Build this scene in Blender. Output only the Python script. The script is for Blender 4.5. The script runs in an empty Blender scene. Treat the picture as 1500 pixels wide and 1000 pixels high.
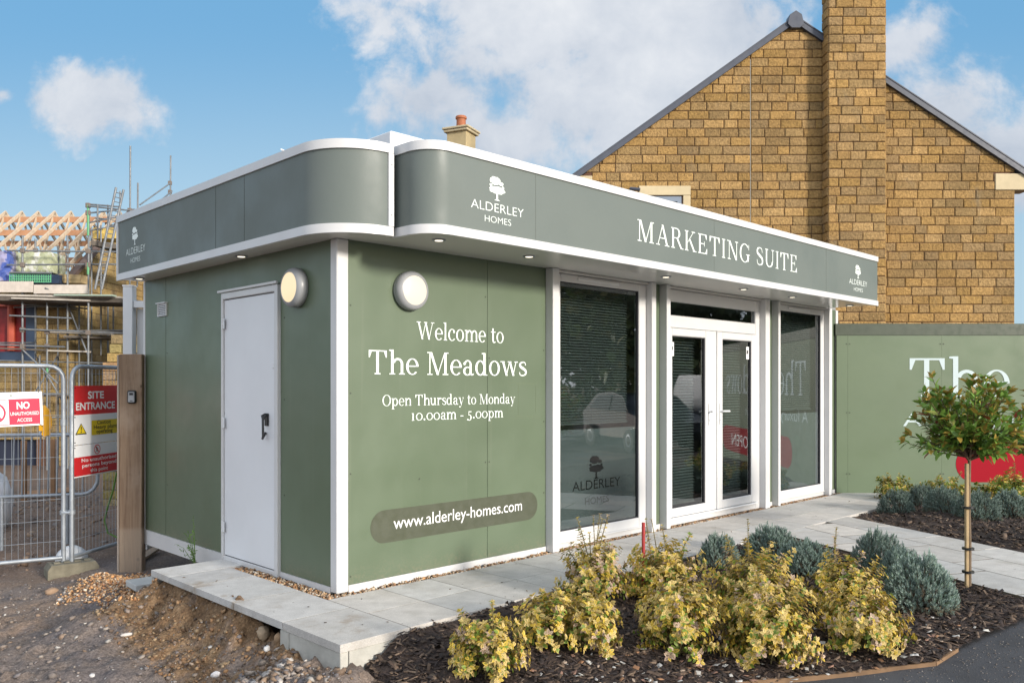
import bpy, math, random
import numpy as np
from mathutils import Vector, Matrix
R_ = math.radians
sc = bpy.context.scene
COL = sc.collection

# ------------------------------------------------------------------ camera, sky, sun, exposure
YAW = R_(45.37)
FWD = Vector((math.cos(YAW), math.sin(YAW), 0)); RGT = Vector((math.sin(YAW), -math.cos(YAW), 0))
EYE = Vector((-3.116, -4.832, 1.4)); FOC = 1224.0; PCX, PCY = 750.0, 565.0
cam = bpy.data.cameras.new('camera'); camo = bpy.data.objects.new('camera', cam); COL.objects.link(camo)
camo.location = EYE; camo.rotation_euler = (R_(90), 0, YAW - R_(90))
cam.sensor_fit = 'HORIZONTAL'; cam.sensor_width = 36; cam.lens = FOC / 1500 * 36
cam.shift_y = (PCY - 500) / 1500; cam.clip_end = 3000; cam.clip_start = 0.05
sc.camera = camo

SUN_AZ = Vector((0.09, -0.996)).normalized(); SUN_EL = R_(15)
SUN = Vector((SUN_AZ.x * math.cos(SUN_EL), SUN_AZ.y * math.cos(SUN_EL), math.sin(SUN_EL)))
sl = bpy.data.lights.new('sun', 'SUN'); slo = bpy.data.objects.new('sun', sl); COL.objects.link(slo)
sl.energy = 4.2; sl.angle = R_(8.0); sl.color = (1.0, 0.92, 0.81)
slo.rotation_euler = SUN.to_track_quat('Z', 'Y').to_euler(); slo.location = (0, -20, 20)
sc.view_settings.view_transform = 'Standard'; sc.view_settings.look = 'None'
sc.view_settings.exposure = 0.26; sc.view_settings.gamma = 1.0

class G:
    """small node-graph helper"""
    def __init__(s, nt): s.nt = nt; s.nt.nodes.clear()
    def n(s, t, **kw):
        x = s.nt.nodes.new(t)
        for k, v in kw.items(): setattr(x, k, v)
        return x
    def put(s, sock, v):
        if isinstance(v, bpy.types.NodeSocket): s.nt.links.new(v, sock)
        elif v is not None:
            try: sock.default_value = v
            except Exception: sock.default_value = tuple(v)[:3] if len(v) == 4 else (*v, 1.0)
    def m(s, op, a, b=0.0, c=None, clamp=False):
        x = s.n('ShaderNodeMath', operation=op); x.use_clamp = clamp
        s.put(x.inputs[0], a); s.put(x.inputs[1], b)
        if c is not None: s.put(x.inputs[2], c)
        return x.outputs[0]
    def v(s, op, a, b=None):
        x = s.n('ShaderNodeVectorMath', operation=op); s.put(x.inputs[0], a)
        if b is not None:
            if op == 'SCALE': s.put(x.inputs['Scale'], b)
            else: s.put(x.inputs[1], b)
        return x.outputs['Value'] if op in ('DOT_PRODUCT', 'LENGTH', 'DISTANCE') else x.outputs[0]
    def noise(s, vec, scale, detail=4, rough=0.55, dist=0.0):
        x = s.n('ShaderNodeTexNoise'); s.put(x.inputs['Vector'], vec)
        x.inputs['Scale'].default_value = scale; x.inputs['Detail'].default_value = detail
        x.inputs['Roughness'].default_value = rough; x.inputs['Distortion'].default_value = dist
        return x.outputs['Fac']
    def ramp(s, f, stops, interp='LINEAR'):
        x = s.n('ShaderNodeValToRGB'); x.color_ramp.interpolation = interp; e = x.color_ramp.elements
        while len(e) < len(stops): e.new(0.5)
        for i, (p, c) in enumerate(stops):
            e[i].position = p; e[i].color = (*c, 1) if len(c) == 3 else c
        s.put(x.inputs[0], f); return x.outputs[0]
    def mix(s, f, a, b, mode='MIX'):
        x = s.n('ShaderNodeMix', data_type='RGBA', blend_type=mode)
        s.put(x.inputs[0], f); s.put(x.inputs[6], a); s.put(x.inputs[7], b); return x.outputs[2]
    def mapr(s, f, a, b, c=0.0, d=1.0, smooth=True):
        x = s.n('ShaderNodeMapRange', interpolation_type='SMOOTHSTEP' if smooth else 'LINEAR')
        s.put(x.inputs[0], f)
        for i, q in enumerate((a, b, c, d)): s.put(x.inputs[1 + i], q)
        return x.outputs[0]

w = bpy.data.worlds.new('World'); sc.world = w; w.use_nodes = True
g = G(w.node_tree)
sky = g.n('ShaderNodeTexSky', sky_type='NISHITA'); sky.sun_disc = False
sky.sun_elevation = SUN_EL; sky.sun_rotation = math.atan2(SUN_AZ.x, SUN_AZ.y)
sky.air_density = 1.0; sky.dust_density = 0.6; sky.ozone_density = 1.6
tc = g.n('ShaderNodeTexCoord').outputs['Generated']
nrm = g.v('NORMALIZE', tc)
df = g.m('MAXIMUM', g.v('DOT_PRODUCT', nrm, tuple(FWD)), 0.02)
du = g.m('DIVIDE', g.v('DOT_PRODUCT', nrm, tuple(RGT)), df)
sep = g.n('ShaderNodeSeparateXYZ'); g.put(sep.inputs[0], nrm)
dv = g.m('DIVIDE', sep.outputs[2], df)
front = g.mapr(g.v('DOT_PRODUCT', nrm, tuple(FWD)), 0.15, 0.45)
cu = g.n('ShaderNodeCombineXYZ'); g.put(cu.inputs[0], du); g.put(cu.inputs[1], dv)
uv = cu.outputs[0]
n1 = g.noise(uv, 5.5, 7, 0.6, 0.3); n2 = g.noise(uv, 16, 6, 0.62, 0.2); n3 = g.noise(uv, 3.0, 5, 0.55)
wob = g.m('ADD', g.m('MULTIPLY', g.m('SUBTRACT', n1, 0.5), 2.1), g.m('MULTIPLY', g.m('SUBTRACT', n2, 0.5), 1.3))
def pxuv(x, y): return ((x - PCX) / FOC, (PCY - y) / FOC)
ELL = [(125, 148, 115, 72, 1.0), (860, 20, 400, 150, 1.35), (960, 130, 330, 180, 1.3), (610, 150, 130, 85, 0.85),
       (740, 200, 280, 75, 0.8), (1385, 165, 130, 105, 0.95), (1330, 60, 90, 90, 0.6), (1495, 235, 110, 90, 0.95), (1430, 210, 160, 60, .8), (0, 140, 40, 20, 0.6),
       (1700, 200, 200, 200, .9), (300, -250, 500, 150, 0.8), (1100, -300, 600, 260, 1.1)]
best = None
for (x, y, a, b, k) in ELL:
    u0, v0 = pxuv(x, y)
    p = g.v('MULTIPLY', g.v('SUBTRACT', uv, (u0, v0, 0)), (FOC / a, FOC / b, 0))
    q = g.m('MULTIPLY', g.m('SUBTRACT', 1.0, g.v('LENGTH', p)), k)
    best = q if best is None else g.m('MAXIMUM', best, q)
cl_front = g.mapr(g.m('ADD', best, wob), 0.08, 0.62)
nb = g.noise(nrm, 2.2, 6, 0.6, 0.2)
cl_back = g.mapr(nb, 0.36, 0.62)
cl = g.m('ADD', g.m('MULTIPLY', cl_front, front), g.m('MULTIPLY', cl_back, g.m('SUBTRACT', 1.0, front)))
shade = g.m('ADD', g.m('MULTIPLY', n3, 0.75), g.m('ADD', g.m('MULTIPLY', n2, 0.30), g.m('MULTIPLY', dv, 0.45)))
ccol_f = g.ramp(shade, [(0.50, (0.37, 0.43, 0.52)), (0.66, (0.53, 0.57, 0.635)), (0.88, (0.76, 0.77, 0.79))])
ccol_b = (1.42, 1.52, 1.68, 1)  # cloud behind the viewpoint, made extra bright to fill the shaded walls
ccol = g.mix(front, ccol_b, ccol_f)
skyc = g.mix(1.0, sky.outputs[0], (0.115, 0.105, 0.098, 1), 'MULTIPLY')
zen = g.mapr(dv, 0.12, 0.46)
blue = g.mix(zen, (0.40, 0.58, 0.71, 1), (0.155, 0.385, 0.64, 1))
skyc = g.mix(g.m('MULTIPLY', front, 0.85), skyc, blue)
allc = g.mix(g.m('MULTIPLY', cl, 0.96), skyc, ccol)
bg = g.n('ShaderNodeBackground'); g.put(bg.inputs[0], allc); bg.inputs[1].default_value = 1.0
wo = g.n('ShaderNodeOutputWorld'); g.nt.links.new(bg.outputs[0], wo.inputs[0])

# ------------------------------------------------------------------ geometry from photo measurements
def ray(px, py): return FWD + RGT * ((px - PCX) / FOC) + Vector((0, 0, -(py - PCY) / FOC))
def P(px, py, d): return EYE + ray(px, py) * d                     # point at depth d in front of the viewpoint
def Zp(px, py, z=0.0):
    r = ray(px, py); return EYE + r * ((z - EYE.z) / r.z)           # on a level plane
def CF(l, d, z): return Vector((EYE.x, EYE.y, 0)) + RGT * l + FWD * d + Vector((0, 0, z))
ROTC = YAW - R_(90)                                                 # z-rotation of things squared up to the viewpoint

rnd = random.Random(7); npr = np.random.default_rng(11)

# ------------------------------------------------------------------ materials
MATS = {}
def mat(name, base=(.5, .5, .5), rough=.5, metal=0.0, var=0.0, vscale=6.0, bump=0.0, bscale=40.0, spec=.5, attr=False, coat=0.0,
        uv=False, stains=None, emit=None, estr=0.0):
    if name in MATS: return MATS[name]
    m = bpy.data.materials.new(name); m.use_nodes = True; MATS[name] = m
    q = G(m.node_tree); b = q.n('ShaderNodeBsdfPrincipled'); o = q.n('ShaderNodeOutputMaterial'); q.nt.links.new(b.outputs[0], o.inputs[0])
    co = q.n('ShaderNodeTexCoord').outputs['Object']
    c = (*base, 1)
    if attr:
        a = q.n('ShaderNodeAttribute', attribute_name='Col'); c = a.outputs['Color']
    if var:
        nn = q.noise(co, vscale, 5, .6)
        f = q.mapr(nn, .25, .75, 1 - var, 1 + var)
        c = q.v('SCALE', c, f)
    if stains:
        col, sc_, lo, hi = stains
        c = q.mix(q.mapr(q.noise(co, sc_, 6, .65, .4), lo, hi), c, (*col, 1))
    q.put(b.inputs['Base Color'], c); b.inputs['Roughness'].default_value = rough; b.inputs['Metallic'].default_value = metal
    b.inputs['Specular IOR Level'].default_value = spec; b.inputs['Coat Weight'].default_value = coat
    if rough < .6 and var:
        q.put(b.inputs['Roughness'], q.mapr(q.noise(co, vscale * 2.3, 4), .3, .7, rough * .8, min(1, rough * 1.25)))
    if bump:
        bn = q.n('ShaderNodeBump'); bn.inputs['Strength'].default_value = 1.0; bn.inputs['Distance'].default_value = bump
        q.put(bn.inputs['Height'], q.noise(co, bscale, 6, .65)); q.put(b.inputs['Normal'], bn.outputs[0])
    if emit:
        b.inputs['Emission Color'].default_value = (*emit, 1); b.inputs['Emission Strength'].default_value = estr
    return m

WHITE = mat('white upvc', (.58, .58, .58), .35, var=.03, vscale=3)
WHITE2 = mat('white painted steel', (.66, .67, .68), .4, var=.04, vscale=4)
DOORW = mat('white door paint', (.68, .69, .71), .42, var=.025, vscale=1.6, bump=.0008, bscale=14)
GREEN = None
GREEND = mat('dark olive vinyl', (.070, .078, .052), .42, var=.04)
FASC = mat('grey green sign vinyl', (.124, .146, .134), .50, var=.025, vscale=.9, spec=.4, bump=.006, bscale=1.2)
SOFF = mat('soffit panel', (.74, .73, .70), .18, spec=.6)
CREAM = mat('pale mint lettering', (.74, .80, .76), .5)
LETW = mat('white lettering', (.80, .80, .80), .5)
DARK = mat('black plastic', (.012, .013, .014), .4)
VOID = mat('dark gap', (.01, .01, .01), .9)
SEAM = mat('panel joint shadow gap', (.03, .04, .025), .8)
CONC = None
CONCE = mat('concrete kerb', (.42, .41, .37), .9, var=.16, vscale=7, bump=.003, bscale=60)
STONE = None
MORT = mat('brown mortar', (.12, .062, .038), .95, var=.2, vscale=12)
CREAMST = mat('cream cast stone', (.52, .43, .27), .8, var=.08, vscale=5)
SLATE = mat('blue grey verge', (.060, .068, .090), .45, var=.1)
ROOFT = mat('grey slate tiles', (.07, .075, .085), .7, var=.2, vscale=5)
GALV = mat('galvanised tube', (.32, .35, .385), .45, metal=.5, var=.12, vscale=12)
GALVD = mat('weathered scaffold tube', (.17, .18, .19), .55, metal=.3, var=.2, vscale=6)
TIMBER = mat('pale truss timber', (.50, .40, .29), .8, var=.14, vscale=8)
TIMBERO = mat('orange timber binder', (.42, .22, .12), .8, var=.12, vscale=5)
BOARD = mat('scaffold board', (.42, .38, .33), .85, var=.15, vscale=5)
BOARDD = mat('dark underside board', (.10, .085, .07), .9, var=.2)
STEMB = mat('bark', (.14, .10, .065), .9, var=.2, vscale=20, bump=.003, bscale=60)
STAKE = mat('timber stake', (.36, .26, .14), .85, var=.15, vscale=12)
RUBBER = mat('fence block concrete', (.17, .155, .115), .95, var=.25, vscale=9, bump=.006, bscale=45)
LEAF = None
def panel_mat(name, base):
    m = bpy.data.materials.new(name); m.use_nodes = True; q = G(m.node_tree)
    b = q.n('ShaderNodeBsdfPrincipled'); o = q.n('ShaderNodeOutputMaterial'); q.nt.links.new(b.outputs[0], o.inputs[0])
    co = q.n('ShaderNodeTexCoord').outputs['Object']; sx = q.n('ShaderNodeSeparateXYZ'); q.put(sx.inputs[0], co)
    c = q.v('SCALE', (*base, 1), q.mapr(q.noise(co, 1.1, 4, .6), .25, .75, .94, 1.06))
    splash = q.m('MULTIPLY', q.mapr(q.m('ADD', sx.outputs[2], q.m('MULTIPLY', q.noise(co, 7, 5, .7), .30)), .36, .10), q.mapr(q.noise(co, 38, 4, .75), .42, .66))
    c = q.mix(q.m('MULTIPLY', splash, .60), c, (.22, .19, .13, 1))
    streak = q.mapr(q.noise(q.v('MULTIPLY', co, (16, 16, .35)), 1.0, 4, .6), .58, .80)
    c = q.mix(q.m('MULTIPLY', streak, .16), c, (.21, .22, .17, 1))
    q.put(b.inputs['Base Color'], c); q.put(b.inputs['Roughness'], q.mapr(q.noise(co, 2.1, 4, .6), .3, .7, .30, .46))
    bn = q.n('ShaderNodeBump'); bn.inputs['Distance'].default_value = .015; q.put(bn.inputs['Height'], q.noise(co, 1.5, 2, .5)); q.put(b.inputs['Normal'], bn.outputs[0])
    return m
def stone_mat():
    m = bpy.data.materials.new('split face stone'); m.use_nodes = True; q = G(m.node_tree)
    b = q.n('ShaderNodeBsdfPrincipled'); o = q.n('ShaderNodeOutputMaterial'); q.nt.links.new(b.outputs[0], o.inputs[0])
    co = q.n('ShaderNodeTexCoord').outputs['Object']
    c = q.v('SCALE', q.n('ShaderNodeAttribute', attribute_name='Col').outputs['Color'], q.mapr(q.noise(co, 24, 6, .7), .28, .72, .62, 1.12))
    c = q.v('SCALE', c, q.mapr(q.noise(co, .75, 5, .62), .32, .68, .80, 1.08))
    c = q.mix(q.m('MULTIPLY', q.mapr(q.noise(q.v('MULTIPLY', co, (1.3, 1.3, .7)), 1.2, 6, .7, .5), .56, .78), .55), c, (.24, .20, .135, 1))
    c = q.mix(q.m('MULTIPLY', q.mapr(q.noise(co, 26, 6, .65, .4), .66, .78), .8), c, (.16, .075, .034, 1))
    q.put(b.inputs['Base Color'], c); b.inputs['Roughness'].default_value = .92; b.inputs['Specular IOR Level'].default_value = .3
    bn = q.n('ShaderNodeBump'); bn.inputs['Distance'].default_value = .035; q.put(bn.inputs['Height'], q.noise(co, 24, 6, .68)); q.put(b.inputs['Normal'], bn.outputs[0]); return m
STONE = stone_mat()
def paving_mat():
    m = bpy.data.materials.new('concrete paving'); m.use_nodes = True; q = G(m.node_tree)
    b = q.n('ShaderNodeBsdfPrincipled'); o = q.n('ShaderNodeOutputMaterial'); q.nt.links.new(b.outputs[0], o.inputs[0])
    co = q.n('ShaderNodeTexCoord').outputs['Object']; sx = q.n('ShaderNodeSeparateXYZ'); q.put(sx.inputs[0], co)
    c = q.v('SCALE', q.n('ShaderNodeAttribute', attribute_name='Col').outputs['Color'], q.mapr(q.noise(co, 7, 6, .65), .25, .75, .86, 1.10))
    c = q.v('SCALE', c, q.mapr(q.noise(co, 130, 3, .7), .3, .7, .86, 1.12))
    c = q.mix(q.m('MULTIPLY', q.mapr(q.noise(co, 2.6, 6, .68), .50, .76), .55), c, (.33, .295, .24, 1))
    mud = q.m('MULTIPLY', q.mapr(sx.outputs[0], .3, -.5, .25, 1.0), q.mapr(q.noise(q.v('ADD', co, (4, 1, 0)), 3.4, 7, .72), .53, .70))
    c = q.mix(q.m('MULTIPLY', mud, .65), c, (.25, .185, .12, 1))
    vo = q.n('ShaderNodeTexVoronoi'); q.put(vo.inputs['Vector'], co); vo.inputs['Scale'].default_value = 5.5
    c = q.mix(q.m('MULTIPLY', q.mapr(vo.outputs['Distance'], .055, .035), .7), c, (.10, .085, .065, 1))
    q.put(b.inputs['Base Color'], c); b.inputs['Roughness'].default_value = .85
    bn = q.n('ShaderNodeBump'); bn.inputs['Distance'].default_value = .002; q.put(bn.inputs['Height'], q.noise(co, 90, 5, .65)); q.put(b.inputs['Normal'], bn.outputs[0]); return m
CONC = paving_mat()
GREEN = panel_mat('sage green vinyl', (.106, .141, .090))

def wood_mat():
    m = bpy.data.materials.new('weathered gate post wood'); m.use_nodes = True
    q = G(m.node_tree); b = q.n('ShaderNodeBsdfPrincipled'); o = q.n('ShaderNodeOutputMaterial'); q.nt.links.new(b.outputs[0], o.inputs[0])
    co = q.n('ShaderNodeTexCoord').outputs['Object']
    st = q.v('MULTIPLY', co, (22, 22, 1.3)); n = q.noise(st, 1.0, 5, .6, 1.2); n2_ = q.noise(co, 2.2, 4, .6)
    c = q.ramp(n, [(.3, (.155, .095, .060)), (.55, (.255, .175, .115)), (.75, (.33, .24, .165))])
    c = q.mix(q.mapr(n2_, .45, .7), c, (.30, .225, .165, 1))
    sx = q.n('ShaderNodeSeparateXYZ'); q.put(sx.inputs[0], co)
    vo = q.n('ShaderNodeTexVoronoi'); q.put(vo.inputs['Vector'], q.v('MULTIPLY', co, (5, 5, 4.2))); vo.inputs['Scale'].default_value = 1.0
    c = q.mix(q.mapr(vo.outputs['Distance'], .10, .04), c, (.07, .04, .025, 1))
    st2 = q.noise(q.v('MULTIPLY', co, (9, 9, .9)), 1.0, 6, .65, 2.0); c = q.mix(q.mapr(st2, .52, .72), c, (.085, .05, .032, 1)); c = q.mix(q.m('MULTIPLY', q.mapr(sx.outputs[2], .58, .53), .6), c, (.34, .27, .205, 1))
    q.put(b.inputs['Base Color'], c); b.inputs['Roughness'].default_value = .85
    bn = q.n('ShaderNodeBump'); bn.inputs['Distance'].default_value = .004; q.put(bn.inputs['Height'], n); q.put(b.inputs['Normal'], bn.outputs[0])
    return m
WOODP = wood_mat()

def glass_mat():
    m = bpy.data.materials.new('window glass'); m.use_nodes = True
    q = G(m.node_tree); o = q.n('ShaderNodeOutputMaterial')
    tr = q.n('ShaderNodeBsdfTransparent'); tr.inputs[0].default_value = (.66, .71, .70, 1)
    gl = q.n('ShaderNodeBsdfGlossy'); gl.inputs['Roughness'].default_value = .015; gl.inputs[0].default_value = (.95, .97, 1, 1)
    co = q.n('ShaderNodeTexCoord').outputs['Object']
    bn = q.n('ShaderNodeBump'); bn.inputs['Distance'].default_value = .003; bn.inputs['Strength'].default_value = .25
    q.put(bn.inputs['Height'], q.noise(co, 1.6, 2)); q.put(gl.inputs['Normal'], bn.outputs[0])
    fr = q.n('ShaderNodeFresnel'); fr.inputs[0].default_value = 2.15
    ge = q.n('ShaderNodeNewGeometry')
    mx = q.n('ShaderNodeMixShader'); q.put(mx.inputs[0], q.m('MULTIPLY', q.m('MULTIPLY', fr.outputs[0], 1.15), q.m('SUBTRACT', 1.0, ge.outputs['Backfacing']), clamp=True))
    q.nt.links.new(tr.outputs[0], mx.inputs[1]); q.nt.links.new(gl.outputs[0], mx.inputs[2]); q.nt.links.new(mx.outputs[0], o.inputs[0])
    return m
GLASS = glass_mat()

def leaf_mat(name, transl=.3, rough=.45, edge=None):
    m = bpy.data.materials.new(name); m.use_nodes = True
    q = G(m.node_tree); o = q.n('ShaderNodeOutputMaterial'); b = q.n('ShaderNodeBsdfPrincipled'); b.inputs['Roughness'].default_value = rough
    a = q.n('ShaderNodeAttribute', attribute_name='Col'); c = a.outputs['Color']
    if edge:                                                        # leaf margin colour against the green middle
        uvn = q.n('ShaderNodeUVMap'); sx = q.n('ShaderNodeSeparateXYZ'); q.put(sx.inputs[0], uvn.outputs[0])
        c = q.mix(q.mapr(sx.outputs[0], .06, .22), q.mix(.72, c, (*edge, 1)), c)
    if 'lavender' in name: c = q.v('SCALE', c, q.mapr(q.n('ShaderNodeObjectInfo').outputs['Random'], 0, 1, .85, 1.3, False))
    q.put(b.inputs['Base Color'], c); b.inputs['Specular IOR Level'].default_value = .35
    t = q.n('ShaderNodeBsdfTranslucent'); q.put(t.inputs[0], c)
    mx = q.n('ShaderNodeMixShader'); mx.inputs[0].default_value = transl
    q.nt.links.new(b.outputs[0], mx.inputs[1]); q.nt.links.new(t.outputs[0], mx.inputs[2]); q.nt.links.new(mx.outputs[0], o.inputs[0])
    return m
LEAF_V = leaf_mat('variegated leaf', .25, .5, edge=(.085, .15, .03))
LEAF_L = leaf_mat('lavender leaf', .15, .75)
LEAF_P = leaf_mat('glossy laurel leaf', .28, .32)
LEAF_T = leaf_mat('tree leaf', .25, .6)

# ------------------------------------------------------------------ mesh builder
class MB:
    def __init__(s, M=None): s.v = []; s.f = []; s.c = []; s.M = M
    def add(s, vs, fs, col=None):
        k = len(s.v)
        for p in vs:
            p = Vector(p); s.v.append(s.M @ p if s.M else p)
        for f in fs: s.f.append(tuple(i + k for i in f)); s.c.append(col)
        return s
    def box(s, x0, x1, y0, y1, z0, z1, col=None):
        vs = [(x, y, z) for z in (z0, z1) for y in (y0, y1) for x in (x0, x1)]
        return s.add(vs, [(0, 2, 3, 1), (4, 5, 7, 6), (0, 1, 5, 4), (2, 6, 7, 3), (0, 4, 6, 2), (1, 3, 7, 5)], col)
    def cbox(s, x0, x1, y0, y1, z0, z1, b=.004, col=None):          # box with chamfered edges
        bm_v = []
        for sx in (0, 1):
            for sy in (0, 1):
                for sz in (0, 1):
                    X = (x0, x1)[sx]; Y = (y0, y1)[sy]; Z = (z0, z1)[sz]
                    ix = X + (b if sx == 0 else -b); iy = Y + (b if sy == 0 else -b); iz = Z + (b if sz == 0 else -b)
                    bm_v += [(X, iy, iz), (ix, Y, iz), (ix, iy, Z)]
        def id(sx, sy, sz, a): return (sx * 4 + sy * 2 + sz) * 3 + a
        F = []
        for a in range(3):
            for side in (0, 1):
                q = []
                for (i, j) in ((0, 0), (1, 0), (1, 1), (0, 1)):
                    t = [0, 0, 0]; t[a] = side; o = [k for k in range(3) if k != a]; t[o[0]] = i; t[o[1]] = j; q.append(id(*t, a))
                flip = (side == 0) ^ (a == 1)
                F.append(tuple(q[::-1] if flip else q))
        for a in range(3):                                           # edges along axis a
            o = [k for k in range(3) if k != a]
            for i in (0, 1):
                for j in (0, 1):
                    t0 = [0, 0, 0]; t0[o[0]] = i; t0[o[1]] = j; t1 = list(t0); t1[a] = 1
                    q = [id(*t0, o[0]), id(*t1, o[0]), id(*t1, o[1]), id(*t0, o[1])]
                    F.append(tuple(q))
        for sx in (0, 1):
            for sy in (0, 1):
                for sz in (0, 1): F.append((id(sx, sy, sz, 0), id(sx, sy, sz, 1), id(sx, sy, sz, 2)))
        return s.add(bm_v, F, col)
    def prism(s, pts, z0, z1, col=None):                            # plan polygon, vertical extrusion
        n = len(pts); vs = [(p[0], p[1], z0) for p in pts] + [(p[0], p[1], z1) for p in pts]
        return s.add(vs, [tuple(range(n))[::-1], tuple(range(n, 2 * n))] + [(i, (i + 1) % n, n + (i + 1) % n, n + i) for i in range(n)], col)
    def slab(s, pts3, dvec, col=None):                              # polygon in space extruded along dvec
        n = len(pts3); d = Vector(dvec); a = [Vector(p) for p in pts3]
        return s.add(a + [p + d for p in a], [tuple(range(n)), tuple(range(n, 2 * n))[::-1]] + [(i, n + i, n + (i + 1) % n, (i + 1) % n) for i in range(n)], col)
    def tube(s, pts, r, n=8, cap=True, col=None):
        pts = [Vector(p) for p in pts]; rs = r if isinstance(r, (list, tuple)) else [r] * len(pts); vs = []; fs = []
        up = None
        for i, p in enumerate(pts):
            t = (pts[min(i + 1, len(pts) - 1)] - pts[max(i - 1, 0)]).normalized()
            if up is None:
                up = Vector((0, 0, 1)) if abs(t.z) < .9 else Vector((1, 0, 0))
            a = t.cross(up)
            if a.length < 1e-4: a = t.orthogonal()
            a.normalize(); b = a.cross(t).normalized(); up = b
            for k in range(n):
                th = 2 * math.pi * k / n; vs.append(p + (a * math.cos(th) + b * math.sin(th)) * rs[i])
        for i in range(len(pts) - 1):
            for k in range(n): fs.append((i * n + k, i * n + (k + 1) % n, (i + 1) * n + (k + 1) % n, (i + 1) * n + k))
        if cap: fs += [tuple(range(n))[::-1], tuple(range((len(pts) - 1) * n, len(pts) * n))]
        return s.add(vs, fs, col)
    def lathe(s, prof, origin, axis, n=32, col=None):               # prof: (radius, height) along axis
        ax = Vector(axis).normalized(); a = ax.orthogonal().normalized(); b = ax.cross(a); o = Vector(origin); vs = []; fs = []
        for (r, h) in prof:
            for k in range(n):
                th = 2 * math.pi * k / n; vs.append(o + ax * h + (a * math.cos(th) + b * math.sin(th)) * r)
        for i in range(len(prof) - 1):
            for k in range(n): fs.append((i * n + k, i * n + (k + 1) % n, (i + 1) * n + (k + 1) % n, (i + 1) * n + k))
        fs += [tuple(range(n))[::-1], tuple(range((len(prof) - 1) * n, len(prof) * n))]
        return s.add(vs, fs, col)
    def ball(s, c, rx, ry, rz, nu=10, nv=7, jit=0.0, col=None, r=rnd):
        vs = [(c[0], c[1], c[2] - rz)]; fs = []
        for i in range(1, nv):
            ph = -math.pi / 2 + math.pi * i / nv
            for k in range(nu):
                th = 2 * math.pi * k / nu; j = 1 + r.uniform(-jit, jit)
                vs.append((c[0] + rx * j * math.cos(ph) * math.cos(th), c[1] + ry * j * math.cos(ph) * math.sin(th), c[2] + rz * j * math.sin(ph)))
        vs.append((c[0], c[1], c[2] + rz)); L = len(vs) - 1
        for k in range(nu): fs.append((0, 1 + (k + 1) % nu, 1 + k)); fs.append((L, 1 + (nv - 2) * nu + k, 1 + (nv - 2) * nu + (k + 1) % nu))
        for i in range(nv - 2):
            for k in range(nu): fs.append((1 + i * nu + k, 1 + i * nu + (k + 1) % nu, 1 + (i + 1) * nu + (k + 1) % nu, 1 + (i + 1) * nu + k))
        return s.add(vs, fs, col)
    def flat(s, polys, o, ux, uz, n, off=.002, step=.00025, col=None):  # 2-D polygons laid on a surface
        o = Vector(o); ux = Vector(ux); uz = Vector(uz); n = Vector(n)
        for i, (vs, fs) in enumerate(polys):
            k = off + step * (i % 12)
            s.add([o + ux * p[0] + uz * p[1] + n * k for p in vs], fs, col)
        return s
    def build(s, name, material, parent=None, smooth=None, loc=None):
        me = bpy.data.meshes.new(name); off = Vector((0, 0, 0))
        ob = bpy.data.objects.new(name, me); COL.objects.link(ob)
        if parent is not None:
            ob.parent = parent; w_ = Matrix.Identity(4); p = parent
            chain = []
            while p is not None: chain.append(p); p = p.parent
            for p in reversed(chain): w_ = w_ @ Matrix.LocRotScale(p.location, p.rotation_euler, p.scale)
            inv = w_.inverted()
        else:
            if loc is not None: ob.location = loc
            inv = Matrix.Translation(-Vector(loc)) if loc is not None else None
        vs = [inv @ v for v in s.v] if inv is not None else s.v
        me.from_pydata([tuple(v) for v in vs], [], s.f)
        if any(c is not None for c in s.c):
            at = me.attributes.new('Col', 'FLOAT_COLOR', 'FACE')
            arr = np.array([(*c, 1) if c is not None else (.5, .5, .5, 1) for c in s.c], dtype=np.float32).ravel(); at.data.foreach_set('color', arr)
        me.materials.append(material)
        me.validate(); 
        if smooth:
            me.polygons.foreach_set('use_smooth', [True] * len(me.polygons)); me.set_sharp_from_angle(angle=R_(smooth))
        me.update(); return ob

def tag(o, label=None, cat=None, group=None, kind=None):
    if label: o['label'] = label
    if cat: o['category'] = cat
    if group: o['group'] = group
    if kind: o['kind'] = kind
    return o
def thing(name, label, cat, loc=(0, 0, 0), rz=0.0, group=None):
    o = bpy.data.objects.new(name, None); COL.objects.link(o); o.location = loc; o.rotation_euler = (0, 0, rz); o.empty_display_size = .1
    return tag(o, label, cat, group)
def copy_tree(o, parent=None):
    c = o.copy(); COL.objects.link(c)
    if parent is not None: c.parent = parent
    for ch in [x for x in bpy.data.objects if x.parent == o]: copy_tree(ch, c)
    return c
def fixnormals(o):
    import bmesh
    b = bmesh.new(); b.from_mesh(o.data); bmesh.ops.recalc_face_normals(b, faces=b.faces); b.to_mesh(o.data); b.free()

# numpy value noise
def vnoise(x, y, seed=0):
    xi = np.floor(x).astype(np.int64); yi = np.floor(y).astype(np.int64); fx = x - xi; fy = y - yi
    def h(a, b): 
        n = (a * 374761393 + b * 668265263 + seed * 1442695041) & 0x7fffffff
        n = ((n ^ (n >> 13)) * 1274126177) & 0x7fffffff
        return ((n ^ (n >> 16)) & 0xffff) / 65535.0
    u = fx * fx * (3 - 2 * fx); v_ = fy * fy * (3 - 2 * fy)
    return (h(xi, yi) * (1 - u) + h(xi + 1, yi) * u) * (1 - v_) + (h(xi, yi + 1) * (1 - u) + h(xi + 1, yi + 1) * u) * v_
def fbm(x, y, sc0=1.0, oct=4, seed=0):
    t = 0; a = 1; s_ = 0
    for i in range(oct): t = t + a * (vnoise(x * sc0, y * sc0, seed + i * 7) - .5); s_ += a; a *= .5; sc0 *= 2.1
    return t / s_ * 2
def sst(a, b, x): 
    t = np.clip((x - a) / (b - a), 0, 1); return t * t * (3 - 2 * t)

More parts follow.
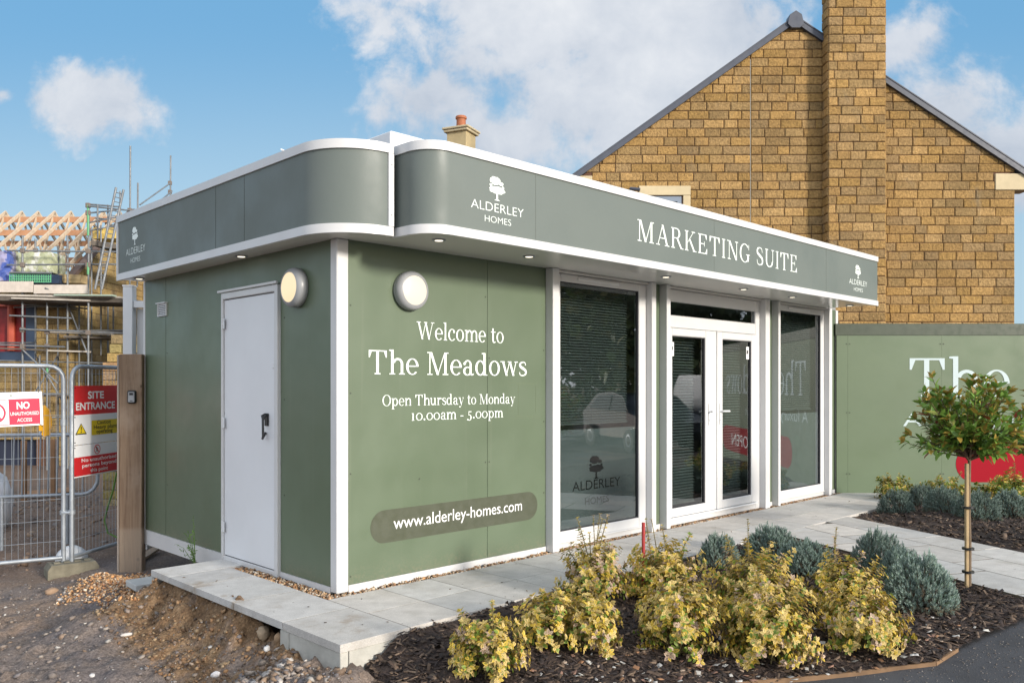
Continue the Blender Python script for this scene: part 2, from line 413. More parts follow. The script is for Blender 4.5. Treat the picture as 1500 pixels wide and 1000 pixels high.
# ------------------------------------------------------------------ writing
def font_polys(txt, x0, x1, y0, cap=None, bold=0.0, spacing=1.0, ref=None):
    """built-in sans letters fitted between x0 and x1 with baseline y0 and (if given) capital height cap"""
    cu_ = bpy.data.curves.new('t', 'FONT'); cu_.body = txt; cu_.size = 1; cu_.offset = bold; cu_.space_character = spacing; cu_.resolution_u = 4
    ob = bpy.data.objects.new('t', cu_); COL.objects.link(ob); dg = bpy.context.evaluated_depsgraph_get(); dg.update()
    me = bpy.data.meshes.new_from_object(ob.evaluated_get(dg)); vs = [(v.co.x, v.co.y) for v in me.vertices]; fs = [tuple(p.vertices) for p in me.polygons]
    bpy.data.objects.remove(ob); bpy.data.curves.remove(cu_); bpy.data.meshes.remove(me)
    a = min(v[0] for v in vs); b = max(v[0] for v in vs); kx = (x1 - x0) / (b - a); ky = cap / .70 if cap else kx
    return [([(x0 + (v[0] - a) * kx, y0 + v[1] * ky) for v in vs], fs)]

def ring(cx, cy, rx, ry, ws, wt, a0=0, a1=360, n=28):
    vs = []; fs = []
    for i in range(n + 1):
        a = R_(a0 + (a1 - a0) * i / n); c, s_ = math.cos(a), math.sin(a)
        vs += [(cx + rx * c, cy + ry * s_), (cx + (rx - ws) * c, cy + (ry - wt) * s_)]
    for i in range(n): fs.append((2 * i, 2 * i + 2, 2 * i + 3, 2 * i + 1))
    return (vs, fs)
def rect(x0, y0, x1, y1): return ([(x0, y0), (x1, y0), (x1, y1), (x0, y1)], [(0, 1, 2, 3)])
def poly(*p): return (list(p), [tuple(range(len(p)))])
def stroke(pts, ws, n=6):
    P_ = [Vector(p) for p in pts]; out = []; wd = []
    for i in range(len(P_) - 1):
        p0 = P_[max(i - 1, 0)]; p1 = P_[i]; p2 = P_[i + 1]; p3 = P_[min(i + 2, len(P_) - 1)]
        for k in range(n):
            t = k / n
            out.append(.5 * ((2 * p1) + (p2 - p0) * t + (2 * p0 - 5 * p1 + 4 * p2 - p3) * t * t + (3 * p1 - p0 - 3 * p2 + p3) * t ** 3)); wd.append(ws[i] * (1 - t) + ws[i + 1] * t)
    out.append(P_[-1]); wd.append(ws[-1]); vs = []; fs = []
    for i, p in enumerate(out):
        t = (out[min(i + 1, len(out) - 1)] - out[max(i - 1, 0)]).normalized(); nn = Vector((-t.y, t.x)) * wd[i] * .5
        vs += [tuple(p + nn), tuple(p - nn)]
    for i in range(len(out) - 1): fs.append((2 * i, 2 * i + 1, 2 * i + 3, 2 * i + 2))
    return (vs, fs)
S_, T_, X_ = .118, .044, .69          # stem, hairline, x-height (capital height = 1)
def stem(x, y0, y1, w_=S_, bot=True, top=None):
    q = [rect(x, y0, x + w_, y1)]
    if bot: q.append(rect(x - .075, y0, x + w_ + .075, y0 + .045))
    if top == 'both': q.append(rect(x - .075, y1 - .045, x + w_ + .075, y1))
    if top == 'flag': q.append(poly((x - .09, y1 - .05), (x + .01, y1 - .07), (x + .01, y1), (x - .09, y1 - .01)))
    return q
def diag(x0, y0, x1, y1, w_): return poly((x0 - w_ / 2, y0), (x0 + w_ / 2, y0), (x1 + w_ / 2, y1), (x1 - w_ / 2, y1))
def serif(xc, y, hw=.12, up=True): return rect(xc - hw, y if up else y - .045, xc + hw, y + .045 if up else y)
def arch(x, w_, y=X_, r=None):       # right shoulder of n, h, m
    return [ring(x + w_ / 2, y - .25, w_ / 2, .26, S_ * .98, .085, 0, 165, 16), rect(x + w_ - S_, 0, x + w_, y - .25), rect(x + w_ - S_ - .075, 0, x + w_ + .075, .045)]
def glyph(c):
    o_ = lambda cx, w_: ring(cx, X_ / 2, w_ / 2, X_ / 2 + .012, S_, T_, 0, 360, 36)
    if c == 'o': return [o_(.33, .62)], .66
    if c == 'e': return [ring(.32, X_ / 2, .30, X_ / 2 + .012, S_, T_, 0, 318, 32), rect(.10, X_ / 2 - .005, .60, X_ / 2 + .045)], .62
    if c == 'c': return [ring(.32, X_ / 2, .30, X_ / 2 + .012, S_, T_, 48, 318, 30), ([(.47 + .075 * math.cos(k * .7), .53 + .075 * math.sin(k * .7)) for k in range(9)], [tuple(range(9))])], .58
    if c == 'l': return stem(.10, 0, 1.05, top='flag'), .34
    if c == 'h': return stem(.10, 0, 1.05, top='flag') + arch(.16, .50), .74
    if c == 'n': return stem(.10, 0, X_, top='flag') + arch(.16, .50), .74
    if c == 'm': return stem(.10, 0, X_, top='flag') + arch(.16, .46) + arch(.54, .47), 1.10
    if c == 'r': return stem(.10, 0, X_, top='flag') + [ring(.38, X_ - .27, .22, .28, .11, .10, 62, 160, 10), ([(.47 + .075 * math.cos(k * .7), .60 + .075 * math.sin(k * .7)) for k in range(9)], [tuple(range(9))])], .54
    if c == 'u': return [rect(.09, .24, .09 + S_, X_), poly((0, X_ - .05), (.10, X_ - .07), (.10, X_), (0, X_ - .01)), ring(.33, .25, .24, .262, S_, .085, 180, 352, 16), rect(.50, 0, .50 + S_, X_), poly((.41, X_ - .05), (.51, X_ - .07), (.51, X_), (.41, X_ - .01)), rect(.60, 0, .71, .045)], .74
    if c == 'd': return [ring(.31, X_ / 2, .28, X_ / 2 + .012, S_, .06, 30, 330, 30), rect(.48, 0, .48 + S_, 1.05), poly((.38, 1.0), (.49, .98), (.49, 1.05), (.38, 1.04)), rect(.58, 0, .70, .045)], .74
    if c == 'p': return [ring(.40, X_ / 2, .28, X_ / 2 + .012, S_, .06, -150, 150, 30), rect(.10, -.30, .10 + S_, X_), poly((0, X_ - .05), (.11, X_ - .07), (.11, X_), (0, X_ - .01)), rect(.02, -.30, .31, -.255)], .72
    if c == 'a': return [rect(.38, .10, .38 + S_ * .95, .48), ring(.30, .47, .21, .23, .10, .06, 0, 150, 14), ([(.13 + .07 * math.cos(k * .7), .53 + .07 * math.sin(k * .7)) for k in range(9)], [tuple(range(9))]), ring(.28, .19, .235, .205, S_, .05, 60, 330, 22), stroke([(.45, .12), (.49, .04), (.56, .03), (.62, .07)], [.10, .08, .06, .04])], .64
    if c == 's': return [stroke([(.44, .52), (.40, .64), (.27, .668), (.12, .60), (.12, .47), (.28, .365), (.44, .25), (.44, .10), (.28, .02), (.12, .05), (.07, .18)], [.05, .05, .055, .09, .12, .14, .12, .09, .055, .05, .05])], .53
    if c == 't': return [rect(.14, .16, .14 + S_, X_ + .20), rect(.02, X_ - .05, .42, X_), stroke([(.205, .18), (.23, .06), (.32, .03), (.42, .07)], [S_, .11, .07, .04])], .44
    if c == 'w': return [diag(.35, 0, .13, X_, S_), diag(.33, 0, .52, X_, T_), diag(.75, 0, .53, X_, S_), diag(.73, 0, .92, X_, T_), serif(.12, X_, .13, False), serif(.53, X_, .11, False), serif(.92, X_, .10, False)], 1.02
    if c == 'y': return [diag(.36, 0, .13, X_, S_), diag(.26, -.22, .58, X_, T_), serif(.12, X_, .13, False), serif(.58, X_, .10, False), ([(.19 + .08 * math.cos(k * .7), -.22 + .075 * math.sin(k * .7)) for k in range(9)], [tuple(range(9))])], .68
    if c == '0': return [ring(.36, X_ / 2, .34, X_ / 2 + .012, S_ * .9, .055, 0, 360, 36)], .72
    if c == '1': return stem(.20, 0, X_, bot=True, top='flag') , .50
    if c == '5': return [rect(.14, .36, .195, .72), poly((.14, .63), (.50, .65), (.50, .72), (.14, .72)), ring(.26, .10, .26, .30, S_, .06, -150, 120, 24), ([(.06 + .07 * math.cos(k * .7), -.10 + .07 * math.sin(k * .7)) for k in range(9)], [tuple(range(9))])], .60
    if c == '.': return [([(.14 + .095 * math.cos(k * .524), .085 + .095 * math.sin(k * .524)) for k in range(12)], [tuple(range(12))])], .30
    if c == '-': return [rect(.04, .25, .38, .33)], .42
    if c == 'T': return stem(.37, 0, 1) + [rect(.04, .95, .84, 1), poly((.04, .95), (.04, .70), (.085, .70), (.17, .95)), poly((.84, .95), (.84, .70), (.795, .70), (.71, .95))], .90
    if c == 'W': return [diag(.44, 0, .16, 1, S_), diag(.42, 0, .68, 1, T_), diag(.93, 0, .66, 1, S_), diag(.91, 0, 1.18, 1, T_), serif(.16, 1, .16, False), serif(.66, 1, .13, False), serif(1.18, 1, .13, False)], 1.30
    if c == 'M': return [rect(.14, 0, .19, 1), serif(.165, 0, .13), diag(.56, 0, .21, 1, S_), diag(.555, 0, .91, 1, T_), rect(.88, 0, .88 + S_, 1), serif(.945, 0, .15), serif(.14, 1, .12, False), serif(1.0, 1, .10, False)], 1.14
    if c == 'O': return [ring(.47, .5, .44, .515, S_ * 1.05, T_, 0, 360, 44)], .94
    if c == 'A': return [diag(.14, 0, .46, 1, T_), diag(.78, 0, .45, 1, S_ * 1.05), rect(.24, .33, .68, .375), serif(.14, 0, .13), serif(.79, 0, .16)], .94
    if c == 'R': return stem(.12, 0, 1) + [rect(.04, .955, .45, 1), ring(.42, .745, .27, .257, S_, T_, -90, 90, 20), rect(.20, .488, .45, .53), diag(.78, 0, .47, .50, S_ * 1.05), serif(.82, 0, .10)], .88
    if c == 'K': return stem(.12, 0, 1, top='both') + [diag(.24, .40, .70, 1, T_), diag(.78, 0, .42, .60, S_ * 1.05), serif(.80, 0, .14), serif(.70, 1, .13, False)], .92
    if c == 'E': return stem(.12, 0, 1) + [rect(.04, .955, .70, 1), rect(.20, .485, .52, .53), rect(.20, 0, .74, .045), poly((.70, .955), (.70, .74), (.665, .74), (.58, .955)), poly((.74, .045), (.74, .28), (.705, .28), (.60, .045)), rect(.50, .38, .535, .63)], .82
    if c == 'I': return stem(.12, 0, 1, top='both'), .38
    if c == 'N': return [rect(.15, 0, .20, 1), serif(.175, 0, .13), diag(.78, 0, .20, 1, S_ * 1.1), rect(.78, 0, .83, 1), serif(.80, 1, .13, False), serif(.13, 1, .12, False)], .98
    if c == 'G': return [ring(.47, .5, .44, .515, S_ * 1.05, T_, 42, 335, 40), rect(.70, .06, .70 + S_, .44), rect(.58, .40, .92, .445), rect(.80, .70, .84, .98)], .96
    if c == 'S': return [stroke([(.58, .72), (.52, .92), (.34, .975), (.15, .89), (.14, .68), (.36, .53), (.58, .37), (.58, .12), (.36, .02), (.16, .08), (.10, .30)], [.04, .05, .055, .10, .13, .15, .13, .10, .055, .05, .04])], .70
    if c == 'U': return [rect(.13, .30, .13 + S_, 1), serif(.20, 1, .15, False), ring(.47, .32, .34, .335, S_, T_ + .02, 180, 360, 22), rect(.76, .30, .81, 1), serif(.785, 1, .13, False)], .96
    return [], .34
def serif_polys(txt, x0, x1, y0, cap, track=.02):
    out = []; x = 0.0; first = None; last = 0
    for ch in txt:
        pl, adv = glyph(ch)
        for (vs, fs) in pl: out.append(([(vx + x, vy) for vx, vy in vs], fs))
        x += adv + track
    a = min(v[0] for p in out for v in p[0]); b = max(v[0] for p in out for v in p[0]); kx = (x1 - x0) / (b - a)
    return [([(x0 + (vx - a) * kx, y0 + vy * cap) for vx, vy in vs], fs) for vs, fs in out]
def blob(cx, cy, rx, ry, n=26, amp=.10, seed=1):
    r = random.Random(seed); ph = [r.uniform(0, 6.28) for _ in range(4)]; pts = []
    for k in range(n):
        a = 2 * math.pi * k / n; m_ = 1 + amp * (math.sin(5 * a + ph[0]) * .5 + math.sin(8 * a + ph[1]) * .5 + math.sin(13 * a + ph[2]) * .35)
        pts.append((cx + rx * m_ * math.cos(a), cy + ry * m_ * math.sin(a)))
    pts.append((cx, cy)); return (pts, [(k, (k + 1) % n, n) for k in range(n)])
def logo_polys(x0, x1, yA, capA, yH, capH, tree_y0, tree_y1, bold=-.012):
    w_ = x1 - x0; cx = x0 + w_ * .475; h = tree_y1 - tree_y0; tw = w_ * .30
    q = font_polys('ALDERLEY', x0, x1, yA, capA, bold=bold); q += font_polys('HOMES', x0 + w_ * .25, x0 + w_ * .75, yH, capH, bold=bold)
    q += [blob(cx + tw * .02, tree_y0 + h * .43, tw * .50, h * .155, seed=3), blob(cx - tw * .10, tree_y0 + h * .80, tw * .34, h * .17, seed=5), blob(cx + tw * .26, tree_y0 + h * .72, tw * .16, h * .08, seed=6, n=16),
          blob(cx - tw * .38, tree_y0 + h * .60, tw * .09, h * .06, seed=8, n=12), blob(cx + tw * .38, tree_y0 + h * .57, tw * .08, h * .06, seed=9, n=12),
          poly((cx - tw * .05, tree_y0 + h * .05), (cx + tw * .07, tree_y0 + h * .05), (cx + tw * .06, tree_y0 + h * .34), (cx - tw * .04, tree_y0 + h * .34)),
          poly((cx - tw * .17, tree_y0), (cx + tw * .20, tree_y0), (cx + tw * .07, tree_y0 + h * .06), (cx - tw * .05, tree_y0 + h * .06))]
    return q

# ================================================================== ground
def ground_z(x, y):
    x = np.asarray(x, float); y = np.asarray(y, float)
    l = (x - EYE.x) * RGT.x + (y - EYE.y) * RGT.y; d = (x - EYE.x) * FWD.x + (y - EYE.y) * FWD.y
    z = -.33 - .07 * sst(0.5, -1.5, x)                              # site track, a little lower to the left
    z = z - .75 * sst(9, 24, d) * sst(1.0, -4.0, l)                 # the building site falls away behind the fence
    z = z + .06 * fbm(x, y, .9, 3, 3) * sst(.1, -.4, x)
    # soil bank under the edge of the paving
    e = np.clip(-.52 - x, -.3, 9); side = sst(1.95, 1.45, y) * sst(-1.5, -1.05, y)
    prof = .27 * np.exp(-np.clip(e, 0, 9) ** 1.3 / .17 ** 1.3 * .55)
    inner = sst(-.20, .02, e)
    z = z + side * (prof + .03) * inner * (1 + .5 * fbm(x, y, 4, 4, 9) + .30 * fbm(x, y, 13, 4, 19)) * (.75 + .25 * sst(-.9, .2, y))
    # rubble heap by the near corner and gravelly heap near the gate post
    z = z + .17 * np.exp(-(((x + .98) / .34) ** 2 + ((y + .80) / .40) ** 2)) + .09 * np.exp(-(((x + .78) / .24) ** 2 + ((y + 1.12) / .22) ** 2))
    z = z + .13 * np.exp(-(((x + .50) / .45) ** 2 + ((y - 2.45) / .75) ** 2)) + .10 * np.exp(-(((x + .95) / .30) ** 2 + ((y - 1.55) / .35) ** 2))
    # under the mulch beds, roads and cabin the sheet stays low
    low = np.maximum(sst(-.45, -.25, x) * sst(3.6, 3.2, y), 0)
    z = z * (1 - low) + (-.36) * low
    near = sst(-.1, -.5, x) * np.exp(-((d - 5.5) / 6.0) ** 2)
    z = z + near * (.034 * fbm(x, y, 3.2, 4, 21) + .030 * fbm(x, y, 11, 3, 31) + .017 * fbm(x, y, 34, 2, 41))
    z = z - near * .035 * (np.exp(-((x + 1.75 + .12 * y) / .10) ** 2) + np.exp(-((x + 2.25 + .12 * y) / .09) ** 2)) * (.6 + .8 * vnoise(x * 3, y * 3, 5))
    return z
def axis(lo, hi, step, far):
    a = list(np.arange(lo, hi, step)); s_ = step; x = hi
    up = []
    while x < far: up.append(x); s_ *= 1.22; x += s_
    s_ = step; x = lo - step; dn = []
    while x > -far: dn.append(x); s_ *= 1.22; x -= s_
    return np.array(dn[::-1] + a + up + [far])
def grid_mesh(name, xs, ys, zf, material, kind='structure', mask=None):
    X, Y = np.meshgrid(xs, ys); Zz = zf(X, Y); nx, ny = len(xs), len(ys)
    v = np.stack([X.ravel(), Y.ravel(), Zz.ravel()], 1); i = np.arange(nx * ny).reshape(ny, nx)
    f = np.stack([i[:-1, :-1].ravel(), i[:-1, 1:].ravel(), i[1:, 1:].ravel(), i[1:, :-1].ravel()], 1)
    if mask is not None:
        c = v[f].mean(1); f = f[mask(c[:, 0], c[:, 1])]
    me = bpy.data.meshes.new(name); me.from_pydata(v.tolist(), [], f.tolist()); me.materials.append(material)
    me.polygons.foreach_set('use_smooth', [True] * len(me.polygons)); me.update()
    o = bpy.data.objects.new(name, me); COL.objects.link(o); return tag(o, kind=kind)

def dirt_mat():
    m = bpy.data.materials.new('site dirt'); m.use_nodes = True; q = G(m.node_tree)
    b = q.n('ShaderNodeBsdfPrincipled'); o = q.n('ShaderNodeOutputMaterial'); q.nt.links.new(b.outputs[0], o.inputs[0])
    co = q.n('ShaderNodeTexCoord').outputs['Object']
    base = q.ramp(q.noise(co, 1.4, 6, .62, .3), [(.30, (.135, .118, .120)), (.46, (.185, .150, .130)), (.60, (.225, .165, .125)), (.75, (.145, .132, .14))])
    # warm sandy soil exposed in the bank under the paving, grey hardcore on the track
    sx = q.n('ShaderNodeSeparateXYZ'); q.put(sx.inputs[0], co)
    e = q.m('ADD', sx.outputs[0], q.m('MULTIPLY', q.m('SUBTRACT', q.noise(co, 3, 4), .5), .55))
    bank = q.m('MULTIPLY', q.mapr(e, -1.12, -.95), q.m('MULTIPLY', q.mapr(sx.outputs[1], 1.75, 1.45), q.mapr(sx.outputs[1], -.85, -.45)))
    sand = q.ramp(q.noise(co, 9, 6, .7), [(.3, (.115, .066, .033)), (.5, (.205, .122, .060)), (.72, (.30, .205, .118))])
    bank = q.m('MULTIPLY', bank, q.mapr(q.noise(q.v('ADD', co, (3.1, 0, 0)), 2.6, 4, .6), .70, .56))
    base = q.mix(q.m('MULTIPLY', bank, .9), base, sand)
    base = q.mix(q.m('MULTIPLY', q.mapr(q.m('ADD', sx.outputs[1], q.m('MULTIPLY', q.noise(co, .8, 4), 2.0)), 4.2, 5.6), .8), base, q.ramp(q.noise(co, 2.5, 6, .7), [(.35, (.105, .070, .052)), (.6, (.175, .115, .080)), (.75, (.15, .125, .115))]))
    fine = q.noise(co, 55, 5, .7)
    c = q.v('SCALE', base, q.mapr(fine, .3, .7, .62, 1.4))
    vo = q.n('ShaderNodeTexVoronoi'); q.put(vo.inputs['Vector'], co); vo.inputs['Scale'].default_value = 34
    peb = q.mapr(vo.outputs['Distance'], .30, .20)
    ww = q.n('ShaderNodeSeparateColor'); q.put(ww.inputs[0], vo.outputs['Color'])
    peb = q.m('MULTIPLY', peb, q.mapr(ww.outputs[0], .80, .84))
    c = q.mix(peb, c, q.ramp(ww.outputs[1], [(0, (.20, .17, .15)), (.6, (.36, .32, .29)), (1, (.55, .52, .50))]))
    q.put(b.inputs['Base Color'], c); b.inputs['Roughness'].default_value = .95; b.inputs['Specular IOR Level'].default_value = .25
    bn = q.n('ShaderNodeBump'); bn.inputs['Distance'].default_value = .025
    q.put(bn.inputs['Height'], q.m('ADD', q.m('MULTIPLY', q.noise(co, 22, 6, .7), 1.0), q.m('MULTIPLY', peb, .35))); q.put(b.inputs['Normal'], bn.outputs[0])
    return m
DIRT = dirt_mat()
grid_mesh('ground', axis(-2.6, .2, .03, 900), axis(-1.6, 3.2, .035, 900), ground_z, DIRT)

def inpoly(x, y, pts):
    r = np.zeros(np.shape(x), bool); n = len(pts)
    for i in range(n):
        (ax, ay), (bx, by) = pts[i], pts[(i + 1) % n]
        c = ((ay > y) != (by > y)) & (x < (bx - ax) * (y - ay) / (by - ay + 1e-12) + ax); r ^= c
    return r
# ---- tarmac road (right foreground and behind the viewpoint)
TARM = mat('tarmac', (.060, .060, .064), .9, var=.28, vscale=2.2, bump=.004, bscale=170, stains=((.15, .135, .12), 60, .66, .80))
EDGE3 = [Vector((-.45, -2.30, -.25)), Vector((.55, -2.62, -.25))] + [Zp(x, y, z) for x, y, z in ((1080, 998, -.235), (1230, 986, -.225), (1317, 977, -.205), (1370, 972, -.185), (1402, 953, -.165), (1450, 929, -.125), (1500, 906, -.075), (1600, 868, -.03))]
EDGE = [(p.x, p.y) for p in EDGE3]
def road_z(x, y):
    l = (x - EYE.x) * RGT.x + (y - EYE.y) * RGT.y
    return -.255 + .235 * sst(1.5, 4.3, l) + .006 * fbm(x, y, 1.5, 3, 61)
ROADP = [(-7, -3.6), (-1.0, -2.55), (-.45, -2.31)] + [(x - .05, y + .12) for x, y in EDGE[1:]] + [(14.5, -10.5), (60, -22), (40, -60), (-40, -60)]
grid_mesh('road', axis(-1.5, 4.6, .06, 70), axis(-4.6, -1.7, .06, 70), road_z, TARM, mask=lambda x, y: inpoly(x, y, ROADP))

# ---- paving: every slab its own chamfered face in one sheet
PDIR = Vector((-.42, -.9075, 0)); PN = Vector((.9075, -.42, 0))       # the path runs off askew towards the road
mb = MB()
def slabcol(): 
    k = rnd.uniform(.86, 1.10); t = rnd.uniform(-.012, .012); return (.505 * k + t, .485 * k, .455 * k - t)
def paver(p4, z=0.0, th=.045, gap=.0034):
    c = sum((Vector((*p, 0)) for p in p4), Vector()) / len(p4); q = []
    for p in p4:
        v = Vector((*p, 0)) - c; q.append(c + v * (1 - gap / max(v.length, .01) * 1.4))
    z += rnd.uniform(-.0003, .0004)
    low = [(p.x, p.y, z - th) for p in q]; mid = [(p.x, p.y, z - .0010) for p in q]
    top = [tuple((c + (p - c) * (1 - .0010 / (p - c).length)).xy) + (z,) for p in q]; n = len(q); cl_ = slabcol()
    mb.add(low + mid + top, [tuple(range(n))[::-1], tuple(range(2 * n, 3 * n))] + [(i, (i + 1) % n, n + (i + 1) % n, n + i) for i in range(n)] + [(n + i, n + (i + 1) % n, 2 * n + (i + 1) % n, 2 * n + i) for i in range(n)], cl_)
ys_ = [-.966, -.35, .275, .90, 1.30, 1.63]
for a, b in zip(ys_[:-1], ys_[1:]):
    rt = -.128 if b < 1.0 else (-.005 if a > 1.2 else -.128)
    paver([(-.605, a), (rt, a), (rt, b), (-.605, b)])
xs_ = [-.128 + .425 * k for k in range(0, 21)]
for i, (a, b) in enumerate(zip(xs_[:-1], xs_[1:])):
    paver([(a, -.545), (b, -.545), (b, -.085), (a, -.085)]); paver([(a, -.966), (b, -.966), (b, -.545), (a, -.545)])
p0 = Vector((4.27, -.969, 0))
for row in range(3):
    for k in range(-1, 16):
        o0 = p0 + PN * (.45 * row) + PDIR * (.62 * k + (.31 if row % 2 else 0)); q = [o0, o0 + PN * .45, o0 + PN * .45 + PDIR * .62, o0 + PDIR * .62]
        q = [(v.x, v.y) for v in q]
        def clip(q, f):
            out = []
            for i in range(len(q)):
                a, b = q[i], q[(i + 1) % len(q)]; fa, fb = f(a), f(b)
                if fa <= 0: out.append(a)
                if fa * fb < 0: t = fa / (fa - fb); out.append((a[0] + (b[0] - a[0]) * t, a[1] + (b[1] - a[1]) * t))
            return out
        q = clip(q, lambda p: p[1] + .969)
        if len(q) >= 3: paver(q[::-1], gap=.0075)
o = mb.build('paving', CONC); fixnormals(o); tag(o, kind='structure')
mb = MB(); mb.box(-.59, 8.3, -.952, -.09, -.05, -.0012); mb.box(-.59, -.15, -.09, 1.6, -.05, -.0012)
q0 = p0 + PN * .01; q1 = p0 + PN * 1.34
mb.slab([(q0.x, q0.y + .02, -.0012), (q1.x, q1.y + .5, -.0012), (q1.x + PDIR.x * 9.6, q1.y + PDIR.y * 9.6, -.0012), (q0.x + PDIR.x * 9.6, q0.y + PDIR.y * 9.6, -.0012)], (0, 0, -.04))
o = mb.build('paving_bed', mat('sand joint', (.085, .070, .045), .95, var=.3)); fixnormals(o); tag(o, kind='structure')
# kerb stones that carry the near corner of the paving
mb = MB(); mb.cbox(-.597, -.545, -.957, -.42, -.30, -.0465, .004); mb.cbox(-.540, .05, -.957, -.905, -.30, -.0465, .004); mb.cbox(-.597, -.55, -.41, -.30, -.26, -.0465, .012)
mb.cbox(-.60, -.50, 1.585, 1.63, -.24, -.0465, .004)
o = mb.build('kerb', CONCE); tag(o, kind='structure')

# ---- planting beds with bark mulch
def seg_d(x, y, pts):
    d = np.full(np.shape(x), 99.0)
    for (ax, ay), (bx, by) in zip(pts[:-1], pts[1:]):
        t = np.clip(((x - ax) * (bx - ax) + (y - ay) * (by - ay)) / ((bx - ax) ** 2 + (by - ay) ** 2), 0, 1)
        d = np.minimum(d, np.hypot(x - ax - t * (bx - ax), y - ay - t * (by - ay)))
    return d
PATHL = [(4.27, -.969), (4.27 - .42 * 3.0, -.969 - .9075 * 3.0)]
BED1 = [(-.545, -.955), (4.27, -.955), PATHL[1]] + EDGE[::-1][:-1] + [(-.50, -2.2), (-.62, -1.45)]
def bed1_z(x, y):
    di = np.minimum(seg_d(x, y, [(-.2, -.96), (4.3, -.96)]), seg_d(x, y, PATHL)); do = np.minimum(seg_d(x, y, EDGE), seg_d(x, y, [(-.545, -.96), (-.62, -1.45), (-.46, -2.25)]))
    t = di / (di + do + 1e-6)
    return -.018 + t ** 1.1 * (road_z(x, y) + .045) + .022 * fbm(x, y, 3, 3, 5) * np.minimum(1, di * 5) + .012 * fbm(x, y, 16, 3, 8)
def bark_mat():
    m = bpy.data.materials.new('bark mulch'); m.use_nodes = True; q = G(m.node_tree)
    b = q.n('ShaderNodeBsdfPrincipled'); o = q.n('ShaderNodeOutputMaterial'); q.nt.links.new(b.outputs[0], o.inputs[0])
    co = q.n('ShaderNodeTexCoord').outputs['Object']; n = q.noise(co, 38, 5, .7, 1.0)
    c = q.ramp(n, [(.35, (.020, .013, .011)), (.55, (.05, .032, .025)), (.72, (.10, .065, .045))])
    q.put(b.inputs['Base Color'], c); b.inputs['Roughness'].default_value = .9
    bn = q.n('ShaderNodeBump'); bn.inputs['Distance'].default_value = .02; q.put(bn.inputs['Height'], n); q.put(b.inputs['Normal'], bn.outputs[0]); return m
BARK = bark_mat()
grid_mesh('mulch_bed', np.arange(-.8, 4.5, .025), np.arange(-4.0, -.95, .025), bed1_z, BARK, mask=lambda x, y: inpoly(x, y, BED1))
HA = Vector((7.60, -.03, 0)); HD = Vector((.712, -.7022, 0)).normalized()   # hoarding line
hp = lambda s_, n_=0.0: (HA.x + HD.x * s_ + HD.y * n_ * 1.0, HA.y + HD.y * s_ - HD.x * n_)
PR0 = (4.27 + .9075 * 1.35 , -.969 - .42 * 1.35)
pr = Vector((PR0[0], PR0[1], 0)); k_ = (-.969 - pr.y) / PDIR.y; prc = pr + PDIR * k_
BED2 = [(prc.x, -.955), (8.35, -.955), (8.35, -.10), (7.70, -.10), (7.66, -.02), hp(8.0, .02), (11.2, -5.9), (prc.x + PDIR.x * 4.2, prc.y + PDIR.y * 4.2)]
def bed2_z(x, y):
    di = np.minimum(seg_d(x, y, [(prc.x, -.96), (8.4, -.96)]), seg_d(x, y, [(prc.x, prc.y), (prc.x + PDIR.x * 5, prc.y + PDIR.y * 5)]))
    return -.035 + .05 * sst(0, .8, di) - .12 * sst(-3.2, -5.2, y) + .02 * fbm(x, y, 3, 3, 15) * np.minimum(1, di * 5) + .012 * fbm(x, y, 16, 3, 18)
grid_mesh('mulch_bed_beyond', np.arange(3.6, 13.6, .05), np.arange(-6.2, .0, .05), bed2_z, BARK, mask=lambda x, y: inpoly(x, y, BED2))
